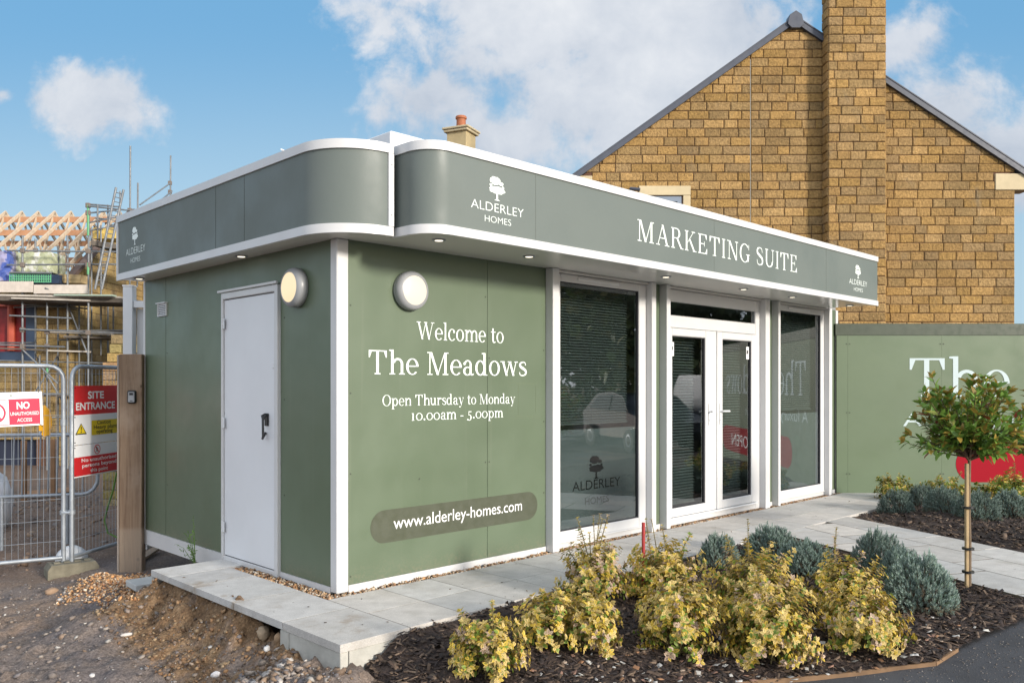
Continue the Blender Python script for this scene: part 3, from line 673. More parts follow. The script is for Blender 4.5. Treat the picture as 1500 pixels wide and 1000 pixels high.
def scatter_chips(name, n, poly, zf, sizes, cols, material, flatness=.25, seed=1, stone=False, lift=.006, dens=None):
    r = np.random.default_rng(seed); xs = [p[0] for p in poly]; ys = [p[1] for p in poly]; X = []; Y = []
    while sum(map(len, X)) < n:
        x = r.uniform(min(xs), max(xs), n); y = r.uniform(min(ys), max(ys), n); k = inpoly(x, y, poly)
        if dens is not None: k &= r.uniform(0, 1, n) < dens(x, y)
        X.append(x[k]); Y.append(y[k])
    x = np.concatenate(X)[:n]; y = np.concatenate(Y)[:n]; z = zf(x, y) + lift
    if stone:                                                        # squashed irregular octahedra-like pebbles (8 corner + 6 axis vertices)
        base = np.array([(1, 0, 0), (-1, 0, 0), (0, 1, 0), (0, -1, 0), (0, 0, 1), (0, 0, -1)] + [(a * .66, b * .66, c * .66) for a in (1, -1) for b in (1, -1) for c in (1, -1)])
        F = []
        cid = lambda a, b, c: 6 + (0 if a > 0 else 4) + (0 if b > 0 else 2) + (0 if c > 0 else 1)
        for a in (1, -1):
            for b in (1, -1):
                for c in (1, -1):
                    A = 0 if a > 0 else 1; B = 2 if b > 0 else 3; Cc = 4 if c > 0 else 5; k = cid(a, b, c)
                    t = [(A, B, k), (B, Cc, k), (Cc, A, k)]
                    F += t if a * b * c > 0 else [q[::-1] for q in t]
        F = np.array(F)
    else:
        base = np.array([(-1, -.7, 0), (.8, -1, 0), (1, .8, 0), (-.7, 1, 0), (-.8, -.6, 1), (.7, -.8, 1), (.8, .7, 1), (-.6, .8, 1)], float)
        F = np.array([(4, 5, 6), (4, 6, 7), (0, 1, 5), (0, 5, 4), (1, 2, 6), (1, 6, 5), (2, 3, 7), (2, 7, 6), (3, 0, 4), (3, 4, 7)])
    nb = len(base); L = r.uniform(*sizes[0], n) ; L = sizes[0][0] + (sizes[0][1] - sizes[0][0]) * r.uniform(0, 1, n) ** 2; W = L * r.uniform(*sizes[1], n); T = (W if not stone else L) * r.uniform(flatness * .6, flatness * 1.3, n)
    th = r.uniform(0, 6.283, n); tx = r.normal(0, .30, n); ty = r.normal(0, .30, n)
    v = base[None] * (1 + r.uniform(-.22, .22, (n, nb, 3))) * np.stack([L, W, T], 1)[:, None] * .5
    vx = v[..., 0] * np.cos(th)[:, None] - v[..., 1] * np.sin(th)[:, None]; vy = v[..., 0] * np.sin(th)[:, None] + v[..., 1] * np.cos(th)[:, None]
    vz = v[..., 2] + vx * tx[:, None] + vy * ty[:, None]
    V = np.stack([vx + x[:, None], vy + y[:, None], vz + z[:, None]], 2).reshape(-1, 3); FF = (F[None] + (np.arange(n) * nb)[:, None, None]).reshape(-1, 3)
    me = bpy.data.meshes.new(name); me.vertices.add(len(V)); me.vertices.foreach_set('co', V.astype(np.float32).ravel())
    me.loops.add(FF.size); me.loops.foreach_set('vertex_index', FF.astype(np.int32).ravel()); me.polygons.add(len(FF)); me.polygons.foreach_set('loop_start', np.arange(0, FF.size, 3, dtype=np.int32))
    ci = r.integers(0, len(cols), n); C = np.array(cols)[ci] * r.uniform(.72, 1.25, (n, 1)); C = np.repeat(np.concatenate([C, np.ones((n, 1))], 1), nb, 0)
    at = me.attributes.new('Col', 'FLOAT_COLOR', 'POINT'); at.data.foreach_set('color', C.astype(np.float32).ravel())
    me.materials.append(material); me.update(calc_edges=True); o = bpy.data.objects.new(name, me); COL.objects.link(o); return o
CHIP = mat('bark chip', attr=True, rough=.85, var=.2, vscale=30); PEB = mat('pebble', attr=True, rough=.85, var=.15, vscale=60)
BC = [(.03, .019, .015), (.048, .03, .021), (.065, .042, .028), (.022, .015, .013), (.11, .072, .047), (.16, .11, .075), (.036, .025, .022)]
tag(scatter_chips('bark_chips', 19000, BED1, bed1_z, ((.012, .075), (.16, .42)), BC, CHIP, .45, 3), kind='stuff')
tag(scatter_chips('bark_chips', 6500, [(prc.x, -.96), (7.4, -.96), hp(3.2, .02), (6.5, -3.4), (4.9, -3.4)], bed2_z, ((.015, .08), (.18, .45)), BC, CHIP, .45, 4), kind='stuff')
tag(scatter_chips('fallen_leaves', 420, [EDGE[1], EDGE[3], EDGE[5], EDGE[7], (2.7, -2.6), (1.2, -1.9), (0, -1.5), (-.2, -1.9)], bed1_z, ((.02, .045), (.5, .9)), [(.30, .17, .12), (.36, .27, .2), (.42, .40, .36), (.27, .14, .07), (.5, .48, .45)], CHIP, .10, 5, lift=.012), kind='stuff')
GC = [(.36, .22, .11), (.42, .28, .16), (.28, .15, .08), (.48, .38, .27), (.22, .14, .09), (.40, .22, .10), (.5, .45, .38)]
zc = lambda v: (lambda x, y: np.full(np.shape(x), v) + .006 * fbm(x, y, 9, 2, 2))
tag(scatter_chips('gravel_strip', 2600, [(-.125, -.085), (7.7, -.085), (7.7, .02), (-.02, .02), (-.02, 1.25), (-.125, 1.25)], zc(-.012), ((.012, .030), (.6, .95)), GC, PEB, .65, 6, stone=True), kind='stuff')
mb = MB(); mb.box(-.127, 7.7, -.087, .01, -.06, -.018); mb.box(-.127, .0, .01, 1.26, -.06, -.018)
o = mb.build('gravel_bed', mat('gravel bedding', (.16, .10, .06), .95, var=.3, vscale=40)); tag(o, kind='structure')
gz = lambda x, y: ground_z(x, y)
tag(scatter_chips('orange_gravel', 4200, [(-1.25, 1.45), (-.62, 1.45), (-.60, 1.66), (-.28, 1.66), (-.01, 2.3), (-.02, 3.2), (-.65, 3.3), (-1.15, 2.6)], gz, ((.012, .032), (.6, .95)), [(min(.7, a * 1.35), b * 1.25, c * 1.15) for a, b, c in GC], PEB, .65, 7, stone=True, dens=lambda x, y: np.clip(1.1 - np.hypot((x + .42) / .52, (y - 2.30) / .95) + .45 * fbm(x, y, 2.2, 3, 91), 0, 1) ** .9), kind='stuff')
SC = [(.16, .135, .12), (.21, .17, .145), (.27, .235, .205), (.14, .125, .125), (.20, .14, .10), (.24, .19, .15), (.40, .38, .355)]
tag(scatter_chips('track_stones', 1500, [(-3.4, -1.2), (-.6, -1.5), (-.62, 1.8), (-.5, 3.4), (-3.2, 4.2)], gz, ((.010, .055), (.55, .95)), SC, PEB, .55, 8, stone=True, lift=.002), kind='stuff')
tag(scatter_chips('heap_rubble', 800, [(-1.5, -1.3), (-.62, -1.42), (-.62, -.25), (-1.4, -.3)], gz, ((.012, .060), (.55, .95)), SC[1:6] + [(.26, .19, .13), (.22, .15, .10), (.36, .33, .30)], PEB, .6, 9, stone=True, lift=.003, dens=lambda x, y: np.exp(-(((x + .92) / .34) ** 2 + ((y + .85) / .42) ** 2))), kind='stuff')
tag(scatter_chips('bank_clods', 1500, [(-1.10, -.65), (-.60, -.6), (-.60, 1.55), (-1.05, 1.6)], gz, ((.006, .040), (.6, .95)), [(.19, .11, .055), (.24, .15, .08), (.15, .085, .045), (.23, .165, .10), (.14, .10, .075)], PEB, .7, 10, stone=True, lift=.0), kind='stuff')
tag(scatter_chips('site_clods', 2600, [(-3.5, 3.8), (.2, 4.4), (3.0, 14), (-6, 16)], gz, ((.015, .10), (.55, .95)), [(.15, .10, .075), (.19, .125, .085), (.13, .105, .095), (.22, .15, .10), (.16, .14, .13)], PEB, .55, 12, stone=True, lift=.0), kind='stuff')
tag(scatter_chips('road_grit', 900, [EDGE[3], EDGE[5], EDGE[8], (3.2, -4.2), (1.8, -3.6)], road_z, ((.004, .014), (.55, .95)), [(.16, .14, .12), (.22, .20, .18), (.12, .10, .085)], PEB, .4, 13, stone=True, lift=.001), kind='stuff')

tag(scatter_chips('paving_litter', 90, [(-.55, -.9), (7.6, -.9), (7.6, -.1), (-.15, -.1), (-.15, 1.3), (-.55, 1.3)], zc(.001), ((.006, .022), (.3, .8)), [(.05, .04, .03), (.12, .08, .05), (.2, .13, .07)], CHIP, .2, 14, lift=.002), kind='stuff')
# timber edging board round the near bed
mb = MB()
for (a, b) in zip(EDGE[2:-4], EDGE[3:-3]):
    d_ = (Vector((*b, 0)) - Vector((*a, 0))); n_ = Vector((-d_.y, d_.x, 0)).normalized() * .008; za = float(road_z(a[0], a[1])) + .022; zb = float(road_z(b[0], b[1])) + .022
    mb.slab([(a[0] - n_.x, a[1] - n_.y, za), (b[0] - n_.x, b[1] - n_.y, zb), (b[0] + n_.x, b[1] + n_.y, zb), (a[0] + n_.x, a[1] + n_.y, za)], (0, 0, -.09))
o = mb.build('edging_board', mat('edging timber', (.20, .12, .065), .9, var=.25, vscale=6)); fixnormals(o)
tag(o, 'thin brown timber edging board between the bark bed and the tarmac', 'garden edging')

# larger single stones
def rock(name, label, p, r3, col, seed, group=None):
    bm_ = MB(); bm_.ball((0, 0, 0), r3[0], r3[1], r3[2], 12, 8, .13, r=random.Random(seed))
    o = bm_.build(name, mat('rock %d' % seed, col, .9, var=.2, vscale=14, bump=.006, bscale=40)); o.location = p; o.rotation_euler = (0, 0, seed); 
    o.data.polygons.foreach_set('use_smooth', [True] * len(o.data.polygons)); return tag(o, label, 'stone', group)
def gpt(px, py):
    r_ = ray(px, py); d = 3.0
    while d < 40:
        p = EYE + r_ * d
        if p.z < float(ground_z(p.x, p.y)): break
        d += .01
    return p
for i, (px, py, r3, col, lab) in enumerate([(386, 932, (.055, .042, .045), (.36, .27, .18), 'tan rounded rock half buried under the paving edge'), (408, 938, (.028, .03, .035), (.30, .20, .12), 'small brown rock beside the larger tan rock'),
        (76, 868, (.055, .04, .03), (.30, .20, .13), 'brown clod of earth on the grey track below the fence block'), (391, 952, (.028, .02, .02), (.62, .60, .58), 'pale white stone on top of the rubble heap'),
        (88, 879, (.028, .018, .014), (.46, .44, .42), 'pale grey pebble next to the brown clod'), (186, 930, (.045, .014, .012), (.50, .47, .44), 'flat pale sliver of stone at the foot of the bank'),
        (316, 990, (.02, .03, .02), (.58, .56, .56), 'whitish chip of stone low on the near rubble'), (135, 990, (.022, .018, .012), (.55, .53, .52), 'white pebble lying on the track by the bottom edge')]):
    p = gpt(px, py); rock('rock', lab, (p.x, p.y, p.z + r3[2] * .45), r3, col, 20 + i)

# ================================================================== the sales cabin
cabin = thing('sales_cabin', 'single storey sage green cabin with a grey sign band round its roof', 'sales cabin', (0, 0, 0))
LX, LY, ZS = 7.70, 3.35, 2.395
# walls ---------------------------------------------------------------
def part(mb, name, m, parent=cabin, smooth=None, label=None, fix=True):
    o = mb.build(name, m, parent, smooth)
    if fix: fixnormals(o)
    if label: o['label'] = label
    return o
for (a, b) in ((.088, 1.379), (1.383, 2.055)):
    part(MB().box(a, b, 0, .05, .046, ZS), 'wall_panel', GREEN)
for (a, b) in ((3.53, 3.70), (5.745, 5.94), (7.36, 7.632)):
    part(MB().box(a, b, .004, .05, .046, ZS), 'wall_panel', GREEN)
part(MB().box(0, .05, .078, .752, .034, ZS), 'wall_panel', GREEN)
part(MB().box(0, .05, .752, 1.668, 2.155, ZS).box(0, .05, 1.668, 2.827, .034, ZS), 'wall_panel', GREEN)
part(MB().box(0, .05, 2.835, 3.312, .034, ZS), 'wall_panel', GREEN)
part(MB().box(1.3785, 1.3835, .006, .03, .05, ZS - .01).box(.008, .03, 2.8265, 2.8355, .04, ZS - .01), 'panel_joint', SEAM)
part(MB().box(.05, LX - .02, LY - .05, LY, -.10, ZS).box(LX - .05, LX, .02, LY - .05, -.10, ZS), 'back_wall', GREEN)
part(MB().box(.055, LX - .055, .06, LY - .055, -.02, .02), 'floor', mat('grey vinyl floor', (.16, .16, .16), .5))
part(MB().box(.055, LX - .055, .06, LY - .055, 2.375, 2.39), 'ceiling', mat('cabin ceiling', (.6, .6, .58), .7))
part(MB().box(.05, .056, .06, LY - .06, .02, 2.37).box(.06, LX - .06, LY - .062, LY - .056, .02, 2.37).box(LX - .06, LX - .055, .07, LY - .07, .02, 2.37), 'lining', mat('cabin lining', (.45, .45, .43), .8))
part(MB().box(2.60, 4.6, 2.0, 2.7, .02, .75), 'reception_counter', mat('counter', (.12, .11, .10), .4))
part(MB().box(.02, LX - .02, .02, LY - .02, ZS + .003, 2.72), 'roof', mat('cabin roof', (.25, .25, .25), .8))
part(MB().cbox(.285, 1.3, -.215, .5, 2.90, 3.135, .01), 'roof_upstand', WHITE2)
# trims
part(MB().cbox(-.007, .086, -.007, .076, -.0, ZS - .002, .006), 'corner_post', WHITE)
part(MB().cbox(7.634, 7.70, -.006, .05, 0, ZS - .002, .004), 'corner_post', WHITE)
part(MB().cbox(-.004, .06, 3.314, 3.352, -.10, ZS - .002, .004), 'corner_post', WHITE)
for (a, b) in ((.087, 2.054), (7.362, 7.631), (3.532, 3.698), (5.747, 5.938)): part(MB().box(a, b, -.005, .04, -.01, .044), 'base_trim', WHITE)
part(MB().box(-.006, .04, .078, .752, -.01, .032), 'base_trim', WHITE); part(MB().box(-.010, .045, 1.67, 3.312, -.105, .032), 'base_trim', WHITE)
# chassis gap below the far end of the left wall stays open and dark
sm = MB()
for (x, z) in [(.105, .10), (.105, .80), (.105, 1.35), (.105, 1.95), (1.36, .8), (1.40, .8), (1.36, 1.62), (1.40, 1.62), (.70, .72), (1.36, 2.1), (2.03, .5), (2.03, 1.1), (2.03, 1.7)]:
    sm.lathe([(.006, 0), (.006, .003)], (x, .0005, z), (0, -1, 0), 8)
for (y, z) in [(.70, .6), (.70, 1.3), (.70, 1.9), (1.71, .7), (1.71, 1.4), (2.80, .5), (2.80, 1.7)]:
    sm.lathe([(.005, 0), (.005, .003)], (.0005, y, z), (-1, 0, 0), 8)
part(sm, 'fixing_screws', mat('screw', (.05, .06, .04), .6))
# faint outline left by a removed notice board
gm = MB()
for (a, b, c, d) in [(1.70, 1.95, 1.418, 1.423), (1.70, 1.95, 1.15, 1.155), (1.725, 1.729, 1.16, 1.41), (1.93, 1.934, 1.18, 1.40), (1.62, 1.97, 1.135, 1.139), (1.60, 1.604, 1.17, 1.36)]: gm.box(a, b, -.0012, -.0004, c, d)
part(gm, 'notice_board_outline', mat('old notice mark', (.115, .150, .090), .5))

# soffit + fascia ------------------------------------------------------
def arc(cx, cy, r, a0, a1, n=18): return [(cx + r * math.cos(R_(a0 + (a1 - a0) * i / n)), cy + r * math.sin(R_(a0 + (a1 - a0) * i / n))) for i in range(n + 1)]
pathL = [(-.25, 3.345), (-.25, .03)] + arc(.15, .03, .40, 180, 270)[1:] + [(.192, -.37)]
pathF = [(.225, -.30), (.225, -.48)] + arc(.425, -.48, .20, 180, 270)[1:] + [(7.31, -.68)]
def offs(path, d):                                                   # offset inwards (to the left of travel)
    out = []
    for i, p in enumerate(path):
        a = Vector(path[max(i - 1, 0)]); b = Vector(path[min(i + 1, len(path) - 1)]); t = (b - a).normalized()
        out.append((p[0] - t.y * d, p[1] + t.x * d))
    return out
def ribbon(path, z0, z1, d0, d1, mb=None):
    a = offs(path, d0); b = offs(path, d1); n = len(path); mb = mb or MB()
    vs = [(*p, z0) for p in a] + [(*p, z1) for p in a] + [(*p, z0) for p in b] + [(*p, z1) for p in b]
    fs = []
    for i in range(n - 1):
        fs += [(i, i + 1, n + i + 1, n + i), (2 * n + i + 1, 2 * n + i, 3 * n + i, 3 * n + i + 1), (i + 1, i, 2 * n + i, 2 * n + i + 1), (n + i, n + i + 1, 3 * n + i + 1, 3 * n + i)]
    fs += [(0, n, 3 * n, 2 * n), (n - 1, 2 * n - 1 + 0, 4 * n - 1, 3 * n - 1)]
    return mb.add(vs, fs)
def dense(path, step=.5):
    out = [path[0]]
    for a, b in zip(path[:-1], path[1:]):
        k = max(1, int(math.dist(a, b) / step))
        for i in range(1, k + 1): out.append((a[0] + (b[0] - a[0]) * i / k, a[1] + (b[1] - a[1]) * i / k))
    return out
Z0, Z1 = 2.383, 2.985
fasciaL = part(ribbon(dense(pathL), Z0 + .055, Z1 - .055, .008, .03), 'left_fascia', FASC, smooth=35)
fasciaF = part(ribbon(dense(pathF), Z0 + .055, Z1 - .055, .008, .03), 'front_fascia', FASC, smooth=35)
for p_, f_ in ((pathL, fasciaL), (pathF, fasciaF)):
    part(ribbon(dense(p_), Z0, Z0 + .060, -.004, .028), 'lower_trim', WHITE, f_, 35); part(ribbon(dense(p_), Z1 - .060, Z1, -.004, .028), 'upper_trim', WHITE, f_, 35)
part(MB().cbox(.152, .196, -.3755, -.345, Z0 + .061, Z1 - .061, .003), 'end_strip', WHITE, fasciaL)
part(MB().cbox(-.254, -.20, 3.318, 3.3495, Z0 + .061, Z1 - .061, .003), 'end_strip', WHITE, fasciaL)
part(MB().lathe([(.004, 0), (.004, .004)], (.174, -.3755, 2.85), (0, -1, 0), 8).lathe([(.004, 0), (.004, .004)], (.174, -.3755, 2.52), (0, -1, 0), 8), 'rivets', GALV, fasciaL)
part(MB().box(-.243, -.2415, 1.30, 1.3035, Z0 + .06, Z1 - .06).box(-.243, -.2415, .84, .8430, Z0 + .06, Z1 - .06), 'panel_joint', SEAM, fasciaL)
part(MB().box(1.2285, 1.2315, -.6733, -.6722, Z0 + .06, Z1 - .06).box(5.9, 5.9025, -.6733, -.6722, Z0 + .06, Z1 - .06).box(3.6, 3.6025, -.6733, -.6722, Z0 + .06, Z1 - .06), 'panel_joint', mat('fine joint', (.10, .115, .10), .6), fasciaF)
part(MB().box(7.27, 7.30, -.66, .02, Z0 + .02, Z1 - .01), 'end_panel', FASC, fasciaF)
sp = offs(pathL, .03) + [(.20, -.28)] + offs(pathF, .03) + [(7.275, -.001), (-.001, -.001), (-.001, 3.33)]
so = part(MB().prism(sp, ZS, ZS + .012), 'soffit', SOFF)
part(MB().prism(offs(pathL, .035) + [(.2, -.28)] + offs(pathF, .035) + [(7.27, .03), (.03, .03), (.03, 3.33)], 2.90, 2.91), 'fascia_top', mat('cabin roof', (.25, .25, .25), .8))
part(MB().box(.198, .222, -.33, -.10, Z0 + .02, Z1 - .04), 'fascia_gap', VOID)
part(MB().box(-.2, -.17, .30, .36, Z1, Z1 + .03).tube([(-.17, .33, Z1 + .015), (-.22, .36, Z1 + .035)], .006, 6), 'cable_clip', WHITE2)
# writing on the fascia
part(MB().flat(serif_polys('MARKETING SUITE', 2.435, 5.205, 2.592, .176, .09), (0, -.672, 0), (1, 0, 0), (0, 0, 1), (0, -1, 0), .0015), 'lettering', CREAM, fasciaF, fix=False)
part(MB().flat(logo_polys(.605, 1.105, 2.590, .062, 2.515, .045, 2.670, 2.838), (0, -.672, 0), (1, 0, 0), (0, 0, 1), (0, -1, 0), .0015), 'tree_logo', CREAM, fasciaF, fix=False)
part(MB().flat(logo_polys(6.50, 7.0, 2.590, .062, 2.515, .045, 2.670, 2.83), (0, -.672, 0), (1, 0, 0), (0, 0, 1), (0, -1, 0), .0015), 'tree_logo', CREAM, fasciaF, fix=False)
part(MB().flat(logo_polys(-3.13, -2.68, 2.592, .062, 2.515, .045, 2.670, 2.838), (-.242, 0, 0), (0, -1, 0), (0, 0, 1), (-1, 0, 0), .0015), 'tree_logo', CREAM, fasciaL, fix=False)

# writing on the front wall
FW = dict(o=(0, 0, 0), ux=(1, 0, 0), uz=(0, 0, 1), n=(0, -1, 0))
lt = MB()
lt.flat(serif_polys('Welcome to', .672, 1.556, 1.742, .128, .03), **FW)
lt.flat(serif_polys('The Meadows', .253, 1.822, 1.482, .168, .03), **FW)
lt.flat(serif_polys('Open Thursday to Monday', .370, 1.686, 1.258, .078, .03), **FW)
lt.flat(serif_polys('10.00am - 5.00pm', .628, 1.550, 1.148, .078, .03), **FW)
part(lt, 'lettering', CREAM, fix=False)
def pill(x0, x1, z0, z1, n=14):
    r = (z1 - z0) / 2; zc_ = (z0 + z1) / 2; pts = []
    for i in range(n + 1): a = R_(90 + 180 * i / n); pts.append((x0 + r + r * math.cos(a), zc_ + r * math.sin(a)))
    for i in range(n + 1): a = R_(-90 + 180 * i / n); pts.append((x1 - r + r * math.cos(a), zc_ + r * math.sin(a)))
    return [(pts, [tuple(range(len(pts)))])]
pb = part(MB().flat(pill(.268, 1.952, .292, .524), off=.0012, **FW), 'web_banner', GREEND, fix=False)
part(MB().flat(font_polys('www.alderley-homes.com', .466, 1.766, .380, .088), off=.0024, **FW), 'lettering', LETW, pb, fix=False)

# left wall door, vent ---------------------------------------------------
fr = part(MB().cbox(-.028, .03, .755, .803, -.01, 2.15, .004).cbox(-.028, .03, 1.636, 1.666, -.01, 2.15, .004).cbox(-.0282, .03, .8035, 1.6355, 2.098, 2.15, .004).cbox(-.022, .03, .8035, 1.6355, -.01, .028, .003)
          .cbox(-.045, -.026, .74, 1.70, 2.152, 2.172, .003), 'door_frame', WHITE)
dr = part(MB().cbox(-.012, .03, .808, 1.632, .034, 2.092, .003), 'door', DOORW, label='plain white steel side door with black handle')
part(MB().box(-.006, .02, .8035, .8075, .03, 2.095).box(-.006, .02, 1.6325, 1.6355, .03, 2.095).box(-.006, .02, .8035, 1.6355, .0285, .0335).box(-.006, .02, .81, 1.63, 2.0925, 2.0975), 'door_gap', VOID, fr)
part(MB().cbox(-.024, -.012, .905, .955, 1.10, 1.195, .004).tube([(-.03, .93, 1.185), (-.055, .925, 1.175), (-.058, .905, 1.15)], .012, 8).tube([(-.035, .915, 1.18), (-.062, .905, 1.15), (-.062, .902, 1.02), (-.05, .935, 1.005), (-.02, .94, 1.05)], .009, 8), 'handle', DARK, dr, 40)
for z in (.22, 1.06, 1.86): part(MB().tube([(-.030, 1.634, z), (-.030, 1.634, z + .085)], .008, 8).box(-.029, -.0285, 1.60, 1.634, z, z + .085), 'hinge', WHITE2, fr)
part(MB().cbox(-.02, -.0121, .82, .85, 1.53, 1.57, .003), 'lock_cover', WHITE2, dr)
vt = part(MB().box(-.016, 0, 2.80, 2.806, 2.04, 2.155).box(-.016, 0, 2.984, 2.99, 2.04, 2.155).box(-.016, 0, 2.806, 2.984, 2.04, 2.046).box(-.016, 0, 2.806, 2.984, 2.149, 2.155).box(-.03, 0, 2.79, 3.0, 2.157, 2.165), 'vent', WHITE2)
sl_ = MB()
for k in range(6): sl_.slab([(-.014, 2.807, 2.05 + k * .0165), (-.014, 2.983, 2.05 + k * .0165), (-.003, 2.983, 2.062 + k * .0165), (-.003, 2.807, 2.062 + k * .0165)], (0, 0, .002))
part(sl_, 'louvres', WHITE2, vt); part(MB().box(-.002, -.0005, 2.807, 2.983, 2.047, 2.148), 'backing', VOID, vt)

# glazed bays ------------------------------------------------------------
PJ = -.082
for (a, b) in ((2.058, 2.138), (3.458, 3.527), (3.703, 3.766), (5.643, 5.742), (5.943, 5.992), (7.275, 7.357)):
    part(MB().cbox(a, b, PJ, .05, 0, ZS - .003, .004), 'shutter_guide', WHITE)
for (a, b) in ((2.140, 3.456), (3.768, 5.641), (5.994, 7.273)):
    part(MB().cbox(a, b, -.045, .05, 2.372, ZS - .003, .003), 'shutter_box', mat('shutter box', (.55, .53, .50), .5))
def bars(mb, x0, x1, z0, z1, l, r, t, b, y0, y1, ch=.006):
    mb.cbox(x0, x0 + l, y0, y1, z0, z1, ch); mb.cbox(x1 - r, x1, y0, y1, z0, z1, ch)
    mb.cbox(x0 + l - .001, x1 - r + .001, y0 + .002, y1, z1 - t, z1 - .0005, ch); mb.cbox(x0 + l - .001, x1 - r + .001, y0 + .002, y1, z0 + .0005, z0 + b, ch); return mb
BLIND = mat('aluminium blind slat', (.25, .265, .265), .45); FROST = mat('frosted window film', (.275, .285, .295), .5, var=.04, vscale=1.5); FROSTD = mat('clear logo in film', (.012, .014, .015), .4)
GASK = mat('black gasket', (.03, .03, .035), .6)
def blinds(x0, x1, z0, z1, parent, step=.0255):
    b = MB(); z = z0
    while z < z1 - .03:
        b.slab([(x0, .115, z), (x1, .115, z), (x1, .138, z + .016), (x0, .138, z + .016)], (0, .0006, .0012)); z += step
    b.box(x0, x1, .11, .14, z1 - .025, z1); b.box(x0, x1, .112, .138, z0 - .018, z0 - .006)
    for k in (.22, .5, .78): b.box(x0 + (x1 - x0) * k, x0 + (x1 - x0) * k + .003, .112, .1135, z0, z1)
    return part(b, 'blind', BLIND, parent, fix=False)
def window(x0, x1, gx0, gx1, gz0, gz1, bz):
    f = part(bars(MB(), x0, x1, .055, 2.370, gx0 - x0, x1 - gx1, 2.370 - gz1, gz0 - .055, -.012, .05), 'window', WHITE)
    part(MB().cbox(x0, x1, -.006, .05, 0, .0545, .003).cbox(x0 + .02, x1 - .02, -.030, -.0125, .048, .062, .004), 'sill', WHITE, f)
    part(MB().cbox(gx0 + .22, gx1 - .32, -.026, -.0125, gz1 + .022, gz1 + .048, .004), 'trickle_vent', WHITE2, f)
    part(bars(MB(), gx0 - .004, gx1 + .004, gz0 - .004, gz1 + .004, .012, .012, .012, .012, -.002, .03, .001), 'gasket', GASK, f)
    part(MB().box(gx0, gx1, .012, .016, gz0, gz1), 'pane', GLASS, f)
    fm = part(MB().box(gx0 + .001, gx1 - .001, .030, .0315, gz0, bz - .035), 'frosted_film', FROST, f)
    blinds(gx0 + .02, gx1 - .02, bz + .02, gz1 + .01, f); return f, fm
w1, f1 = window(2.1385, 3.457, 2.230, 3.348, .145, 2.302, 1.05)
part(MB().flat(logo_polys(2.43, 3.11, .470, .085, .335, .062, .560, .775, bold=.0), (0, .030, 0), (1, 0, 0), (0, 0, 1), (0, -1, 0), .001), 'tree_logo', FROSTD, f1, fix=False)
w3, f3 = window(5.993, 7.274, 6.083, 7.185, .150, 2.298, 1.10)
part(MB().flat(logo_polys(6.36, 6.94, .500, .075, .375, .055, .585, .80, bold=.0), (0, .030, 0), (1, 0, 0), (0, 0, 1), (0, -1, 0), .001), 'tree_logo', mat('logo outline in film', (.28, .31, .31), .5), f3, fix=False)
df_ = part(bars(MB(), 3.767, 5.642, 0, 2.370, .018, .09, .122, .075, -.006, .05).cbox(3.786, 5.551, -.004, .05, 1.985, 2.106, .005).cbox(4.613, 4.723, -.003, .05, .08, 1.982, .004), 'french_doors', WHITE)
part(MB().cbox(3.785, 5.551, -.03, -.0065, .062, .08, .003), 'threshold', WHITE2, df_)
tl = part(bars(MB(), 3.786, 5.551, 2.1065, 2.247, .08, .003, .002, .003, .0, .04, .002), 'toplight', WHITE, df_); part(MB().box(3.866, 5.548, .012, .016, 2.110, 2.245), 'pane', GLASS, tl)
for (x0, x1, gx0, gx1, hx, sg) in ((3.787, 4.611, 3.893, 4.499, 4.563, 0), (4.725, 5.550, 4.834, 5.446, 4.778, 1)):
    lf = part(bars(MB(), x0, x1, .082, 1.981, gx0 - x0, x1 - gx1, .078, .090, -.016, .045, .007), 'door_leaf', WHITE, df_)
    part(bars(MB(), gx0 - .003, gx1 + .003, .169, 1.906, .012, .012, .012, .012, -.004, .03, .001), 'gasket', GASK, df_)
    part(MB().box(gx0, gx1, .012, .016, .173, 1.903), 'pane', GLASS, df_); blinds(gx0 + .012, gx1 - .012, .20, 1.90, df_, .03)
    hd = MB().cbox(hx - .014, hx + .014, -.026, -.0165, .985, 1.215, .004).tube([(hx, -.026, 1.13), (hx, -.060, 1.13)], .010, 8).tube([(hx, -.060, 1.13), (hx + (.115 if sg else -.02), -.064, 1.128)], .010, 8).lathe([(.010, 0), (.010, .006)], (hx, -.0262, 1.04), (0, -1, 0), 10)
    part(hd, 'door_handle', WHITE2, df_, 40)
    part(MB().box((gx0 + .01) if not sg else (gx1 - .075), (gx0 + .06) if not sg else (gx1 - .02), .0095, .0105, 1.70, 1.84), 'sticker', LETW, df_)
    part(MB().box((gx0 + .02) if not sg else (gx1 - .065), (gx0 + .045) if not sg else (gx1 - .035), .0088, .0094, 1.76, 1.80), 'sticker_print', DARK, df_)

# round bulkhead lamps and downlights --------------------------------------
LAMPE = mat('lit opal diffuser', (.04, .04, .04), .4, emit=(1.0, .89, .70), estr=.92)
LAMPE2 = mat('lit warm diffuser', (.05, .045, .04), .4, emit=(1.0, .80, .50), estr=.84)
LBODY = mat('lamp bezel', (.29, .30, .315), .35)
def bulkhead(label, o, ax, em):
    t = thing('wall_lamp', label, 'wall lamp', o, group='round lit wall lamps on the cabin')
    part(MB().lathe([(.134, .0), (.141, .010), (.141, .045), (.136, .062), (.124, .076), (.108, .081), (.105, .076)], o, ax, 48), 'bezel', LBODY, t, 40)
    part(MB().lathe([(.105, .070), (.105, .080), (.08, .088), (.05, .092), (.01, .093)], o, ax, 48), 'diffuser', em, t, 60)
    return t
bulkhead('round white lamp glowing above the words Welcome to on the sunlit wall', (.60, .0, 2.085), (0, -1, 0), LAMPE)
bulkhead('round lamp with warm glow beside the white side door on the shaded wall', (.0, .50, 2.10), (-1, 0, 0), LAMPE2)
DLE = mat('lit downlight lens', (.9, .85, .75), .3, emit=(1.0, .88, .68), estr=1.6)
